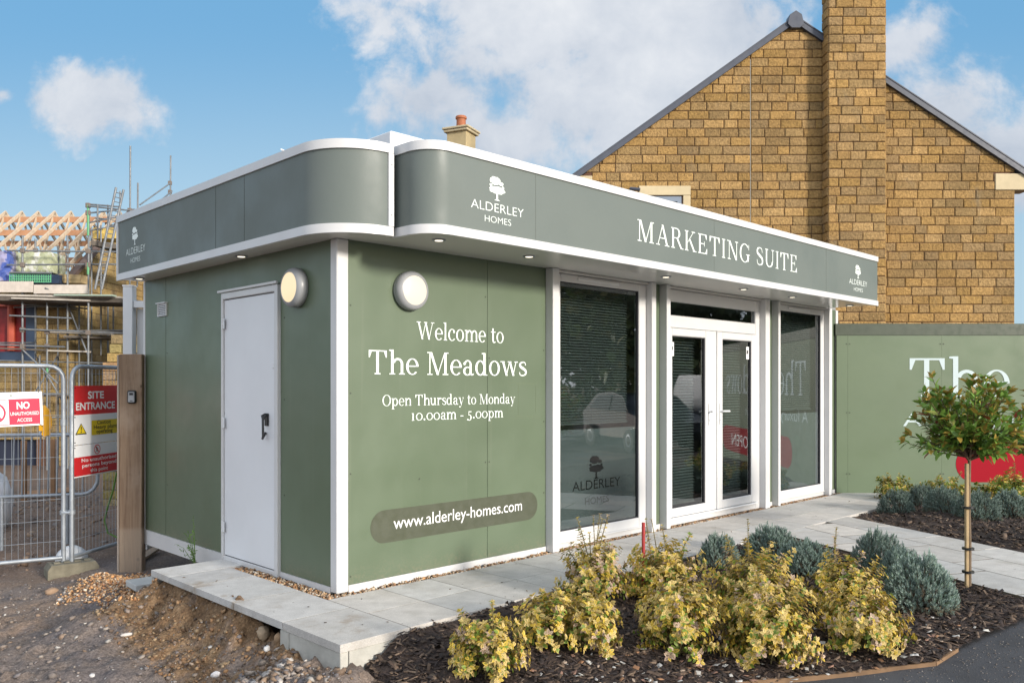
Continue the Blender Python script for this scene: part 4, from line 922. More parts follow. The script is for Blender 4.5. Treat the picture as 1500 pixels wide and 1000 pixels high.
for (x, y, lab) in [(.529, -.431, 'round downlight in the soffit beside the rounded front corner of the sign band'), (1.48, -.363, 'small downlight in the soffit above the words on the front wall'),
                    (3.23, -.40, 'small downlight in the soffit above the right edge of the big window'), (4.60, -.40, 'downlight in the soffit over the middle of the double doors'),
                    (5.67, -.39, 'small downlight in the soffit over the right edge of the double doors'), (7.10, -.42, 'downlight in the soffit at the far right end of the sign band'),
                    (-.095, 1.18, 'bright downlight in the side soffit above the white side door'), (-.14, 3.09, 'small downlight in the side soffit at the far end near the gate post')]:
    t = thing('downlight', lab, 'downlight', (x, y, ZS), group='downlights set in the cabin soffit')
    part(MB().lathe([(.030, -.0005), (.046, -.0008), (.048, -.008), (.044, -.010), (.032, -.007)], (x, y, ZS), (0, 0, 1), 24), 'ring', GALV, t, 40)
    part(MB().lathe([(.031, -.003), (.028, -.0085), (.01, -.0095)], (x, y, ZS), (0, 0, 1), 20), 'lens', DLE, t, 40)

# ================================================================== green hoarding beyond the cabin
HM = Matrix.Translation(HA) @ Matrix.Rotation(math.atan2(HD.y, HD.x), 4, 'Z')     # local x along the hoarding, -y towards the viewer
hoard = thing('site_hoarding', 'tall sage green printed hoarding with dark top strip behind the planting', 'hoarding', tuple(HA))
HG = mat('hoarding green', (.105, .148, .085), .5, var=.06, vscale=1.2, bump=.0015, bscale=2.2)
for (a, b, z1) in ((.0, .145, 2.18), (.147, 1.375, 2.18), (1.377, 2.60, 2.185), (2.602, 3.82, 2.18), (3.822, 5.04, 2.18), (5.042, 6.26, 2.18), (6.262, 8.0, 2.18)):
    part(MB(HM).box(a, b, 0, .02, -.12, z1), 'hoarding_panel', HG, hoard)
part(MB(HM).cbox(-.02, 8.0, -.006, .03, 2.06, 2.215, .004), 'top_strip', mat('dark green strip', (.045, .060, .038), .5, var=.1), hoard)
ps = MB(HM)
for k in range(7): ps.box(1.2 * k + .1, 1.2 * k + .2, .022, .122, -.3, 2.15)
part(ps, 'support_posts', TIMBER, hoard)
HW = dict(o=tuple(HA), ux=tuple(HD), uz=(0, 0, 1), n=(HD.y, -HD.x, 0))
HL = mat('pale blue lettering', (.46, .55, .56), .6)
part(MB().flat(serif_polys('The', .955, 2.265, 1.262, .50, .03) + serif_polys('Meadows', 2.62, 5.62, 1.262, .50, .03), off=.002, **HW), 'lettering', HL, hoard, fix=False)
part(MB().flat(font_polys('A luxury development', .87, 4.2, .875, .17), off=.002, **HW), 'lettering', HL, hoard, fix=False)
rb = part(MB().flat(pill(1.56, 5.9, .14, .62), off=.003, **HW), 'red_banner', mat('red banner', (.30, .0015, .012), .75, spec=.2), hoard, fix=False)
part(MB().flat(font_polys('NOW OPEN', 2.62, 5.2, .27, .22), off=.0045, **HW), 'lettering', LETW, rb, fix=False)
sm = MB()
for s_ in (.13, .17, 1.36, 1.40, 2.58, 2.63):
    for z in (.25, 1.05, 1.95): 
        p = HA + HD * s_; sm.lathe([(.008, 0), (.008, .004)], (p.x + HD.y * .001, p.y - HD.x * .001, z), (HD.y, -HD.x, 0), 8)
part(sm, 'fixing_screws', mat('screw', (.05, .06, .04), .6), hoard)

# ================================================================== stone house on the right
def clip_poly(q, f):
    out = []
    for i in range(len(q)):
        a, b = q[i], q[(i + 1) % len(q)]; fa, fb = f(a), f(b)
        if fa <= 0: out.append(a)
        if fa * fb < 0: t = fa / (fa - fb); out.append((a[0] + (b[0] - a[0]) * t, a[1] + (b[1] - a[1]) * t))
    return out
STC = [(.41, .250, .088), (.44, .27, .10), (.38, .232, .086), (.35, .230, .098), (.345, .222, .092), (.45, .282, .112), (.39, .238, .080), (.33, .218, .100), (.42, .27, .114)]
def stone_blocks(mb, x0, x1, z0, z1, fns=(), row=.1535, Lr=(.19, .47), seed=1, y=0.0, holes=(), prot=.016, cols=STC, half=0.0):
    r = random.Random(seed); z = z0; k = 0
    while z < z1 - .01:
        h = min(row, z1 - z); x = x0; first = True
        while x < x1 - .005:
            L = r.uniform(*Lr); L = L * (r.uniform(.4, .8) if first else 1); first = False
            if x1 - (x + L) < .12: L = x1 - x
            e_ = .0062; q = [(x + e_, z + e_ - r.uniform(0, .003)), (x + L - e_, z + e_ + r.uniform(0, .003)), (x + L - e_ + r.uniform(-.002, .002), z + h - e_), (x + e_, z + h - e_ + r.uniform(-.002, .002))]
            x += L
            for f in fns: q = clip_poly(q, f) if q else q
            if len(q) < 3: continue
            cx = sum(p[0] for p in q) / len(q); cz = sum(p[1] for p in q) / len(q)
            skip = False
            for (a, b, c0, d0) in holes:
                if c0 < cz < d0:
                    xs0, xs1 = min(p[0] for p in q), max(p[0] for p in q)
                    if xs1 <= a or xs0 >= b: continue
                    if xs0 < a - .03: q = clip_poly(q, lambda p: p[0] - a + .004)
                    elif xs1 > b + .03: q = clip_poly(q, lambda p: b + .004 - p[0])
                    else: skip = True
            if skip or len(q) < 3: continue
            cx = sum(p[0] for p in q) / len(q); cz = sum(p[1] for p in q) / len(q)
            c = r.choice(cols); s_ = r.uniform(.86, 1.10); c = tuple(v * s_ for v in c); pr_ = prot * r.uniform(.7, 1.4); n = len(q)
            ins = [(p[0] + (cx - p[0]) * min(.9, .012 / max(abs(p[0] - cx), .02)), p[1] + (cz - p[1]) * min(.9, .012 / max(abs(p[1] - cz), .02))) for p in q]
            vs = [(p[0], y + .004, p[1]) for p in q] + [(p[0], y - pr_ * .55, p[1]) for p in q] + [(p[0], y - pr_, p[1]) for p in ins]
            mb.add(vs, [tuple(range(2 * n, 3 * n))] + [(j * n + i, j * n + (i + 1) % n, (j + 1) * n + (i + 1) % n, (j + 1) * n + i) for j in (0, 1) for i in range(n)], c)
        z += h; k += 1
    return mb
HD0 = 14.6
HO = CF(0, HD0, 0); MH = Matrix.Translation(HO) @ Matrix.Rotation(ROTC, 4, 'Z')
house = thing('stone_house', 'honey coloured stone house gable with a tall chimney breast behind the sales cabin', 'house', tuple(CF(4.9, HD0, -.2)))
AX, AZ = 4.926, 7.74; XL, XR = 1.07, 8.779; slL, slR = .712, .662
topz = lambda x: AZ - (slL * (AX - x) if x < AX else slR * (x - AX))
fnsH = [lambda p: p[1] - (AZ - .03 - slL * (AX - p[0])), lambda p: p[1] - (AZ - .03 - slR * (p[0] - AX))]
hole = (2.215, 3.115, 3.45, 4.86); hl2 = (9, 9.1, 0, 1); hl3 = (.82, 1.40, 4.83, 5.06)
wb = MB(MH); stone_blocks(wb, XL, 4.160, -.25, 7.9, fnsH, seed=3, holes=(hole, hl2, hl3)); stone_blocks(wb, 4.166, 5.42, -.25, 7.9, fnsH, seed=4); stone_blocks(wb, 6.42, XR, -.25, 7.9, fnsH, seed=5, holes=((8.43, 9.2, 4.83, 5.06),))
part(wb, 'stone_wall', STONE, house)
gp = [(XL, -.3), (XR, -.3), (XR, topz(XR) - .04), (AX, AZ - .04), (XL, topz(XL) - .04)]
part(MB(MH).slab([(x, .004, z) for x, z in gp], (0, 8.5, 0)), 'wall_core', MORT, house)
part(MB(MH).box(4.1595, 4.1665, -.010, .004, 2.0, topz(4.16) - .1), 'movement_joint', mat('pale joint sealant', (.40, .38, .34), .7), house)
cb = MB(MH)
stone_blocks(cb, 5.428, 6.413, -.25, 9.4, seed=8, y=-.25, Lr=(.20, .43)); 
MC = MH @ Matrix.Translation((5.428, 0, 0)) @ Matrix.Rotation(R_(-90), 4, 'Z')
cb.M = MC; stone_blocks(cb, 0, .25, -.25, 9.4, seed=9, y=0, Lr=(.2, .3)); cb.M = MH @ Matrix.Translation((6.413, -.25, 0)) @ Matrix.Rotation(R_(90), 4, 'Z'); stone_blocks(cb, 0, .25, -.25, 9.4, seed=10, y=0, Lr=(.2, .3))
ch = part(cb, 'chimney', STONE, house); part(MB(MH).box(5.432, 6.409, -.246, .003, -.25, 9.4).cbox(5.36, 6.48, -.32, .08, 9.4, 9.52, .01), 'chimney_core', MORT, ch)
part(MB(MH).lathe([(.14, 0), (.12, .1), (.11, .4), (.13, .45)], (5.7, -.12, 9.52), (0, 0, 1), 16).lathe([(.14, 0), (.12, .1), (.11, .4), (.13, .45)], (6.15, -.12, 9.52), (0, 0, 1), 16), 'chimney_pots', mat('terracotta', (.36, .12, .05), .7), ch, 40)
def verge(x0, x1, mb, up, dn, y0, y1):
    z0 = topz(x0); z1 = topz(x1); mb.slab([(x0, y0, z0 - dn), (x1, y0, z1 - dn), (x1, y0, z1 + up), (x0, y0, z0 + up)], (0, y1 - y0, 0))
vb = MB(MH); verge(.95, AX - .02, vb, .075, .03, -.075, .05); verge(AX + .02, 5.425, vb, .075, .03, -.075, .05); verge(6.416, 9.08, vb, .075, .03, -.075, .05)
verge(.95, AX - .02, vb, .098, -.075, -.085, .05); verge(AX + .02, 5.425, vb, .098, -.075, -.085, .05); verge(6.416, 9.08, vb, .098, -.075, -.085, .05)
vg = part(vb, 'verge_trim', SLATE, house)
part(MB(MH).slab([(AX - .14, -.11, AZ - .06), (AX - .07, -.11, AZ - .13), (AX + .07, -.11, AZ - .13), (AX + .14, -.11, AZ - .06), (AX + .10, -.11, AZ + .10), (AX, -.11, AZ + .165), (AX - .10, -.11, AZ + .10)], (0, .2, 0)), 'ridge_end_cap', SLATE, house)
part(MB(MH).slab([(.92, .05, topz(.92) + .07), (AX, .05, AZ + .08), (AX, .05, AZ - .02), (.92, .05, topz(.92) - .03)], (0, 8.6, 0)).slab([(AX, .05, AZ + .075), (9.10, .05, topz(9.10) + .07), (9.10, .05, topz(9.10) - .03), (AX, .05, AZ - .025)], (0, 8.6, 0)), 'roof', ROOFT, house)
part(MB(MH).tube([(9.12, -.03, 5.02), (9.12, 8.5, 5.02)], .06, 10), 'gutter', DARK, house, 40)
part(MB(MH).cbox(8.43, 9.05, -.034, .3, 4.815, 5.10, .008), 'kneeler_stone', CREAMST, house); part(MB(MH).cbox(.82, 1.40, -.034, .3, 4.815, 5.06, .008), 'kneeler_stone', CREAMST, house)
wn = part(MB(MH).cbox(2.34, 2.97, -.0, .06, 3.5, 4.715, .01), 'window', mat('blue grey frame', (.20, .24, .30), .4), house)
part(MB(MH).cbox(2.215, 3.115, -.032, .2, 4.722, 4.885, .006).cbox(2.985, 3.115, -.026, .2, 3.4, 4.719, .006).cbox(2.215, 2.33, -.020, .2, 3.4, 4.719, .006), 'surround', CREAMST, wn)
part(MB(MH).box(2.42, 2.62, -.004, -.001, 3.6, 4.62).box(2.69, 2.89, -.004, -.001, 3.6, 4.62), 'pane', mat('far glass', (.02, .03, .045), .08), wn)
part(MB(MH).tube([(2.06, -.06, 4.83), (2.22, -.11, 4.80)], .03, 8).tube([(2.06, .0, 4.83), (2.06, -.06, 4.83)], .02, 8), 'security_light', SLATE, house)

# far house whose chimney shows over the sign band
MF = Matrix.Translation(CF((678 - 750) / FOC * 20, 20, 0)) @ Matrix.Rotation(ROTC + R_(-24), 4, 'Z')
fo = CF((678 - 750) / FOC * 20, 20, 0)
far = thing('distant_house', 'distant house of which only a cream chimney with one orange pot shows over the cabin', 'house', (fo.x, fo.y, -.3))
part(MB(MF).slab([(-2.1, -.35, -.4), (2.1, -.35, -.4), (2.1, -.35, 4.3), (0, -.35, 6.2), (-2.1, -.35, 4.3)], (0, 6, 0)), 'wall', CREAMST, far)
MW = Matrix.Translation(CF(-6.2, 25.5, 0)) @ Matrix.Rotation(ROTC, 4, 'Z')  # unseen block and roof, added to shade the unfinished house's gable
part(MB(MW).box(-2.6, 2.6, -3.2, 3.2, -.5, 4.7), 'rear_block', CREAMST, far)
part(MB(MW).slab([(-2.8, -3.5, 4.6), (-2.8, 0, 6.2), (-2.8, 3.5, 4.6)], (5.6, 0, 0)), 'shade_roof', ROOFT, far)
part(MB(MF).slab([(-2.3, -.5, 4.15), (0, -.5, 6.25), (0, -.5, 6.37), (-2.3, -.5, 4.27)], (0, 6.3, 0)).slab([(0, -.5, 6.25), (2.3, -.5, 4.15), (2.3, -.5, 4.27), (0, -.5, 6.37)], (0, 6.3, 0)), 'roof', ROOFT, far)
fc = part(MB(MF).cbox(-.27, .24, -.30, .20, 5.6, 7.40, .005), 'chimney', mat('cream chimney stone', (.50, .39, .21), .85, var=.1, vscale=5), far)
part(MB(MF).cbox(-.33, .30, -.36, .26, 7.40, 7.46, .01).cbox(-.36, .33, -.39, .29, 7.46, 7.51, .01), 'chimney_cap', CREAMST, fc)
part(MB(MF).lathe([(.13, 0), (.14, .04), (.115, .06), (.11, .24), (.135, .26), (.135, .30), (.12, .32)], (-.02, -.05, 7.51), (0, 0, 1), 20), 'chimney_pot', mat('terracotta', (.36, .12, .05), .7), fc, 40)

# ================================================================== house under construction on the left
CD = 26.0; CO = CF(0, CD, 0); MB_ = Matrix.Translation(CO) @ Matrix.Rotation(ROTC, 4, 'Z')
site = thing('unfinished_house', 'unfinished stone house with bare timber roof trusses beyond the fence', 'house', tuple(CF(-15, CD, -1.1)))
cx_ = lambda px, d=CD: (px - 750) / FOC * d
cz_ = lambda py, d=CD: 1.4 + (565 - py) / FOC * d
XC = cx_(104); EZ = 4.75
wb = MB(MB_); hw_ = (cx_(-40), cx_(53), cz_(516), cz_(440)); hw2 = (cx_(-40), cx_(86), cz_(705), cz_(640))
STD = [(.40, .28, .11), (.36, .25, .11), (.44, .31, .13), (.32, .23, .11), (.42, .30, .15)]
stone_blocks(wb, cx_(-60), XC, -1.4, EZ, seed=21, row=.225, Lr=(.30, .60), holes=(hw_, hw2), cols=STD)
wb.M = MB_ @ Matrix.Translation((XC, 0, 0)) @ Matrix.Rotation(R_(90), 4, 'Z')
stone_blocks(wb, 0, 8, -1.4, 8, [lambda p: p[1] - (EZ + .715 * p[0]), lambda p: p[1] - (EZ + .715 * (8 - p[0]))], seed=22, row=.225, Lr=(.30, .60), cols=STD)
part(wb, 'stone_wall', STONE, site)
part(MB(MB_).box(cx_(-60), XC - .01, .012, .25, -1.4, hw2[2]).box(hw_[1], XC - .01, .012, .25, hw2[2], EZ).box(cx_(-60), hw_[1], .012, .25, hw2[3], hw_[2]).box(cx_(-60), hw_[1], .012, .25, hw_[3], EZ).box(hw2[1], hw_[1], .013, .25, hw2[2], hw2[3])
     .slab([(XC - .25, 0.02, -1.4), (XC - .25, 7.98, -1.4), (XC - .25, 7.98, EZ), (XC - .25, 4, EZ + 2.8), (XC - .25, .02, EZ)], (.245, 0, 0)), 'wall_core', MORT, site)
wd = part(MB(MB_).cbox(hw_[1] - .30, hw_[1], -.05, .2, hw_[2], hw_[3], .01).cbox(hw_[0], hw_[1], -.08, .2, hw_[2] - .25, hw_[2] + .02, .01), 'window', mat('navy window lining', (.025, .045, .085), .5), site)
part(MB(MB_).box(hw_[0], hw_[1] - .30, .05, .06, hw_[2] + .02, hw_[3]), 'red_sheeting', mat('red sheeting', (.22, .012, .012), .6, var=.3, vscale=3), wd)
part(MB(MB_).tube([(cx_(17), -.02, hw_[2] + .05), (cx_(17), -.02, hw_[3] - .15)], .11, 10).cbox(cx_(-10), cx_(40), -.08, .02, hw_[3] - .2, hw_[3] - .08, .01), 'red_prop', mat('red oxide prop', (.42, .075, .04), .6), wd)
part(MB(MB_).box(hw2[0], hw2[1], .15, .17, hw2[2], hw2[3]), 'door_sheeting', mat('navy sheeting', (.015, .02, .04), .6), site)
rg = cx_(174, 31)
wg = MB(MB_); stone_blocks(wg, rg, rg + 5, -1.4, cz_(395, 31), seed=30, y=5.0, row=.225, Lr=(.3, .6), cols=STD); wg.box(rg, rg + 5, 5.01, 8, -1.4, cz_(395, 31), (.13, .075, .045)); part(wg, 'rear_block', STONE, site)
def truss(x):
    t = MB(MB_); zr = EZ + .715 * 4; a = .022
    def m_(y0, z0, y1, z1, h=.038): 
        d_ = Vector((0, y1 - y0, z1 - z0)).normalized(); n_ = Vector((0, -d_.z, d_.y)) * h
        t.slab([Vector((x - a, y0, z0)) - n_, Vector((x - a, y1, z1)) - n_, Vector((x - a, y1, z1)) + n_, Vector((x - a, y0, z0)) + n_], (2 * a, 0, 0))
    m_(-.35, EZ - .15, 4.02, zr + .02, .055); m_(8.35, EZ - .15, 3.98, zr + .02, .055); m_(.05, EZ + .06, 7.95, EZ + .06, .06)
    m_(2.0, EZ + 1.43, 2.67, EZ + .06); m_(2.67, EZ + .06, 4, zr); m_(4, zr, 5.33, EZ + .06); m_(5.33, EZ + .06, 6, EZ + 1.43)
    return t
t0 = None
for k in range(12):
    x = XC - .35 - .588 * k
    if k < 2: x = XC - .35 - .588 * k
    if t0 is None: t0 = part(truss(x), 'roof_truss', TIMBER, site)
    else:
        c = t0.copy(); COL.objects.link(c); c.parent = site; c.location = t0.location + RGT * (-.588 * k)
bb = MB(MB_)
for (y, z) in [(2.9, EZ + 2.0), (5.1, EZ + 2.0), (1.3, EZ + .80), (3.9, EZ + 2.65)]: bb.box(XC - 7.5, XC, y - .02, y + .02, z - .16, z + .04)
part(bb, 'longitudinal_binder', TIMBERO, site)
vb = MB(MB_)
for (a, b) in ((-.4, 4.0), (8.4, 4.0)): vb.slab([(XC - .02, a, EZ - .22), (XC - .02, b, EZ + 2.86), (XC - .02, b, EZ + 3.0), (XC - .02, a, EZ - .08)], (.20, 0, 0))
part(vb, 'barge_board', mat('dark barge timber', (.12, .08, .065), .8), site)

# scaffolding round it
scaf = thing('scaffold', 'galvanised tube scaffold with pale boards round the unfinished house', 'scaffold', tuple(CF(-14, 24.6, -1.2)))
def tubep(name, a, b, r=.030, m=GALVD, parent=scaf): return part(MB().tube([P(*a), P(*b)], r, 8), name, m, parent, 50)
for (x0, y0, y1, d) in [(33, 345, 690, 24.6), (52, 350, 520, 25.3), (58, 520, 640, 24.9), (69, 420, 690, 24.7), (99, 345, 690, 25.0), (129, 298, 690, 24.5), (134, 335, 690, 26.5), (190, 214, 420, 28), (201, 268, 420, 29), (249, 228, 420, 31), (158, 445, 690, 28)]:
    tubep('standard', (x0, y1, d), (x0 + (1 if y0 < 300 else 0), y0, d))
for a_, b_ in (((129, 402, 24.48), (129, 385, 24.48)), ((69, 548, 24.68), (69, 538, 24.68)), ((129, 345, 24.48), (129, 300, 24.48))): tubep('green_sleeve', a_, b_, .034, mat('green tube paint', (.09, .30, .14), .5))
for (a, b) in [((10, 367, 24.6), (176, 369, 24.7)), ((10, 388, 24.6), (176, 387, 24.7)), ((14, 399, 24.5), (75, 400, 24.5)), ((14, 462, 24.5), (105, 466, 24.6)), ((29, 482, 24.5), (180, 488, 24.8)), ((0, 505, 24.6), (95, 508, 24.6)), ((36, 438, 24.5), (100, 443, 24.6)), ((70, 484, 24.9), (180, 484, 25.5)), ((90, 488, 25.5), (180, 487, 26.5)),
               ((31, 510, 24.5), (85, 562, 24.5)), ((0, 502, 25.4), (50, 502, 25.4)), ((128, 299, 24.5), (176, 303, 28)), ((131, 302, 24.4), (205, 310, 29)), ((131, 312, 24.5), (170, 308, 28)), ((205, 300, 29), (250, 268, 31)), ((228, 300, 29.5), (252, 280, 31)), ((140, 320, 26), (160, 321, 28)), ((66, 422, 24.4), (120, 440, 24.6))]:
    tubep('ledger', a, b, .026)
for (x0, y0, y1, d) in [(12, 372, 690, 26.2), (85, 360, 690, 25.4), (116, 420, 690, 26.0), (148, 330, 520, 25.6), (166, 440, 690, 26.5), (143, 300, 350, 25.0), (176, 280, 330, 26.8), (158, 300, 345, 27.2)]:
    tubep('standard', (x0, y1, d), (x0, y0, d), .026)
for (a, b) in [((0, 528, 24.8), (176, 532, 25.4)), ((0, 575, 24.8), (110, 577, 25.2)), ((60, 612, 25.2), (172, 606, 26.5)), ((36, 446, 24.7), (130, 452, 26.0)), ((20, 450, 25.2), (176, 445, 25.8)), ((85, 498, 25.0), (176, 494, 26.4)), ((131, 326, 24.6), (172, 318, 27.0)), ((131, 338, 24.6), (174, 330, 27.0)), ((52, 520, 25.0), (99, 600, 25.2)), ((99, 445, 25.2), (129, 520, 24.8)), ((36, 600, 24.9), (85, 520, 25.3))]:
    tubep('ledger', a, b, .024)
for (x, y, d) in [(33, 367, 24.6), (33, 388, 24.6), (52, 367, 25.2), (99, 368, 25), (99, 388, 25), (129, 368, 24.5), (129, 388, 24.5), (33, 483, 24.6), (69, 486, 24.7), (129, 487, 24.5), (69, 507, 24.7), (33, 507, 24.6), (129, 301, 24.5), (190, 308, 28), (249, 268, 31), (249, 281, 31), (129, 312, 24.5)]:
    p = P(x, y, d); part(MB(Matrix.Translation(p) @ Matrix.Rotation(ROTC, 4, 'Z')).cbox(-.06, .06, -.05, .05, -.07, .07, .01), 'coupler', mat('rusty coupler', (.16, .13, .11), .7), scaf)
MS = Matrix.Translation(CF(0, 24.4, 0)) @ Matrix.Rotation(ROTC, 4, 'Z'); sx_ = lambda px: (px - 750) / FOC * 24.4; sz_ = lambda py: 1.4 + (565 - py) / FOC * 24.4
part(MB(MS).cbox(sx_(-40), sx_(48), 0, .04, sz_(428), sz_(412), .004).cbox(sx_(49), sx_(128), 0, .04, sz_(430), sz_(417), .004), 'toe_board', mat('pale toe board', (.52, .46, .40), .8, var=.1), scaf)
part(MB(MS).slab([(sx_(-40), .0, sz_(430)), (sx_(176), .0, sz_(434)), (sx_(176), 1.5, sz_(434) + .02), (sx_(-40), 1.5, sz_(430))], (0, 0, -.05)), 'deck', BOARD, scaf)
part(MB(MS).slab([(sx_(-40), .02, sz_(433)), (sx_(176), .02, sz_(437)), (sx_(176), 1.5, sz_(437)), (sx_(-40), 1.5, sz_(433))], (0, 0, -.12)), 'deck_bearers', BOARDD, scaf)
part(MB(MS).slab([(sx_(130), .1, sz_(351)), (sx_(178), 1.5, sz_(351)), (sx_(178), 4.5, sz_(351)), (sx_(130), 3.0, sz_(351))], (0, 0, -.14)), 'upper_deck', BOARDD, scaf)
part(MB(MS).slab([(sx_(85), .3, sz_(490)), (sx_(178), 1.0, sz_(490)), (sx_(178), 2.2, sz_(490)), (sx_(85), 1.6, sz_(490))], (0, 0, -.07)), 'lower_deck', BOARDD, scaf)
for k, (x0, x1, y, dy, l0) in enumerate(((-20, 60, 508, 3, .0), (40, 118, 511, 2, .25), (-30, 95, 575, 4, .3), (60, 150, 484, 3, .35), (90, 176, 480, 4, .7), (20, 132, 436, 3, -.12))):
    part(MB(MS).slab([(sx_(x0), l0, sz_(y)), (sx_(x1), l0 + .12, sz_(y + dy)), (sx_(x1), l0 + .36, sz_(y + dy)), (sx_(x0), l0 + .24, sz_(y))], (0, 0, -.042)), 'loose_board', BOARD if k % 2 else BOARDD, scaf)
part(MB(MS).slab([(sx_(80), -.05, sz_(431)), (sx_(172), -.3, sz_(433)), (sx_(172), -.05, sz_(433)), (sx_(80), .2, sz_(431))], (0, 0, -.04)), 'loose_board', mat('greenish board', (.34, .42, .34), .8), scaf)
# ladder leaning on the scaffold
lad = thing('ladder', 'long grey aluminium ladder leaning on the scaffold beside the sign band', 'ladder', tuple(P(138, 425, 24.2)))
la, lb, lc, ld = P(139, 424, 24.0), P(170, 275, 24.6), P(149, 424, 24.0), P(181, 278, 24.6)
part(MB().tube([la, lb], .035, 8), 'stile', GALVD, lad, 50); part(MB().tube([lc, ld], .035, 8), 'stile', GALVD, lad, 50)
rg_ = MB()
for k in range(1, 22): rg_.tube([la.lerp(lb, k / 22), lc.lerp(ld, k / 22)], .014, 6)
part(rg_, 'rungs', GALVD, lad, 50)
# stores on the scaffold
def onbox(name, label, cat, px0, px1, py0, py1, d, depth, m, seed=1):
    M_ = Matrix.Translation(CF((px0 - 750) / FOC * d, d, 1.4 + (565 - py1) / FOC * d)) @ Matrix.Rotation(ROTC, 4, 'Z'); w_ = (px1 - px0) / FOC * d; h_ = (py1 - py0) / FOC * d
    r = random.Random(seed); b = MB(); nx, nz = max(2, int(w_ / .12)), max(2, int(h_ / .12))
    vs = []
    for j in range(nz + 1):
        for i in range(nx + 1):
            e = (i in (0, nx)) or (j in (0, nz)); vs.append((w_ * i / nx + r.uniform(-.02, .02), (.03 if e else 0) + r.uniform(-.025, .025), h_ * j / nz + (r.uniform(-.02, .02) if j else 0)))
    fs = [(j * (nx + 1) + i, j * (nx + 1) + i + 1, (j + 1) * (nx + 1) + i + 1, (j + 1) * (nx + 1) + i) for j in range(nz) for i in range(nx)]
    b.add(vs, fs); b.box(0, w_, .035, depth, 0, h_ * .985); 
    for v in range(len(b.v)): b.v[v] = M_ @ b.v[v]
    o = b.build(name, m, loc=tuple(M_.translation)); fixnormals(o); return tag(o, label, cat)
wrap = mat('pale green wrapping', (.38, .40, .25), .35, var=.25, vscale=5, stains=((.62, .62, .56), 3.5, .5, .62)); 
onbox('wrapped_blocks', 'loaf of insulation wrapped in pale green film on the scaffold boards', 'building pack', 21, 75, 369, 399, 25.0, .8, wrap, 3)
onbox('wrapped_pack', 'purple and blue film wrapped pack at the left end of the scaffold boards', 'building pack', -30, 14, 367, 411, 24.7, .7, mat('purple film', (.30, .28, .42), .3, var=.3, vscale=6, stains=((.06, .10, .34), 2.5, .48, .56)), 4)
onbox('stone_pack', 'yellow wrapped pack on the upper scaffold deck next to the ladder', 'building pack', 135, 172, 334, 349, 25.6, .8, mat('yellow pack', (.50, .36, .10), .5, var=.25, vscale=5), 5)
onbox('timber_pack', 'short pile of pale sawn timber at the end of the scaffold deck', 'timber', 85, 118, 402, 414, 25.2, .6, mat('sawn pack', (.42, .31, .16), .8, var=.15), 6)
o = onbox('navy_tarpaulin', 'navy tarpaulin covered stack behind the green mesh panel', 'tarpaulin', 12, 86, 402, 415, 25.0, .5, mat('navy tarp', (.02, .035, .07), .4), 7)
gm = MB(Matrix.Translation(CF((14 - 750) / FOC * 24.55, 24.55, 1.4 + (565 - 413) / FOC * 24.55)) @ Matrix.Rotation(ROTC, 4, 'Z')); W_, H_ = 60 / FOC * 24.55, 12 / FOC * 24.55
for k in range(19): gm.box(W_ * k / 18 - .012, W_ * k / 18 + .012, 0, .02, 0, H_)
for k in range(4): gm.box(-.01, W_ + .01, -.002, .022, H_ * k / 3 - .012, H_ * k / 3 + .012)
o = gm.build('mesh_guard', mat('green guard', (.10, .36, .18), .5)); tag(o, 'green plastic mesh brick guard on the scaffold edge', 'brick guard')
# stack of cut stone by the site
st = MB(Matrix.Translation(CF((150 - 750) / FOC * 13, 13, 0)) @ Matrix.Rotation(ROTC, 4, 'Z'))
r = random.Random(5); z = -.5
while z < 2.12:
    x = 0 if z < 1.7 else .06 + .05 * (z - 1.7) * 10 * .4
    n_ = 3
    while x < .62:
        L = r.uniform(.2, .32); st.cbox(x, x + L - .012, r.uniform(-.02, .02), .35, z, z + .135, .008, tuple(v * r.uniform(.85, 1.1) for v in r.choice(STD)))
        x += L
    z += .142
o = st.build('stone_stack', STONE, loc=tuple(CF((150 - 750) / FOC * 13, 13, -.5))); tag(o, 'stack of loose yellow stone blocks behind the wooden gate post', 'stone stack')

# ================================================================== gate post, key safe, white posts
gz0 = float(ground_z(-.3, 3.1))
GP = Zp(191, 822, -.255); gpw = .245
def rotbox(name, label, cat, c, w_, dpt, z0, z1, m, rz, ch=.004, group=None):
    b = MB(Matrix.Translation((c.x, c.y, 0)) @ Matrix.Rotation(rz, 4, 'Z')); b.cbox(-w_ / 2, w_ / 2, 0, dpt, z0, z1, ch)
    o = b.build(name, m, loc=(c.x, c.y, z0)); fixnormals(o); return tag(o, label, cat, group)
post = rotbox('gate_post', 'thick weathered wooden gate post with a key box on its face', 'post', GP, .205, .13, -.5, 1.70, WOODP, ROTC + R_(9), .006)
part(MB(Matrix.Translation((GP.x, GP.y, 0)) @ Matrix.Rotation(ROTC + R_(9), 4, 'Z')).box(-.118, -.104, -.001, .125, -.4, 1.69), 'side_board', mat('pale cut timber', (.34, .29, .25), .85, var=.1), post)
KM = Matrix.Translation((GP.x, GP.y, 0)) @ Matrix.Rotation(ROTC + R_(9), 4, 'Z')
kp = P(193, 581, (GP - EYE).dot(FWD) - .02); kl = KM.inverted() @ kp
ks = thing('key_safe', 'small black and grey combination key box fixed to the wooden post', 'key safe', tuple(kp))
part(MB(KM).cbox(kl.x - .040, kl.x + .040, -.035, -.001, kl.z - .062, kl.z + .062, .012), 'case', DARK, ks)
part(MB(KM).cbox(kl.x - .028, kl.x + .028, -.042, -.036, kl.z - .050, kl.z + .048, .006), 'cover', mat('grey cover', (.33, .34, .36), .4), ks)
part(MB(KM).cbox(kl.x - .017, kl.x + .017, -.045, -.0425, kl.z + .016, kl.z + .038, .002).box(kl.x - .012, kl.x + .012, -.0445, -.0425, kl.z - .040, kl.z - .034), 'dials', DARK, ks)
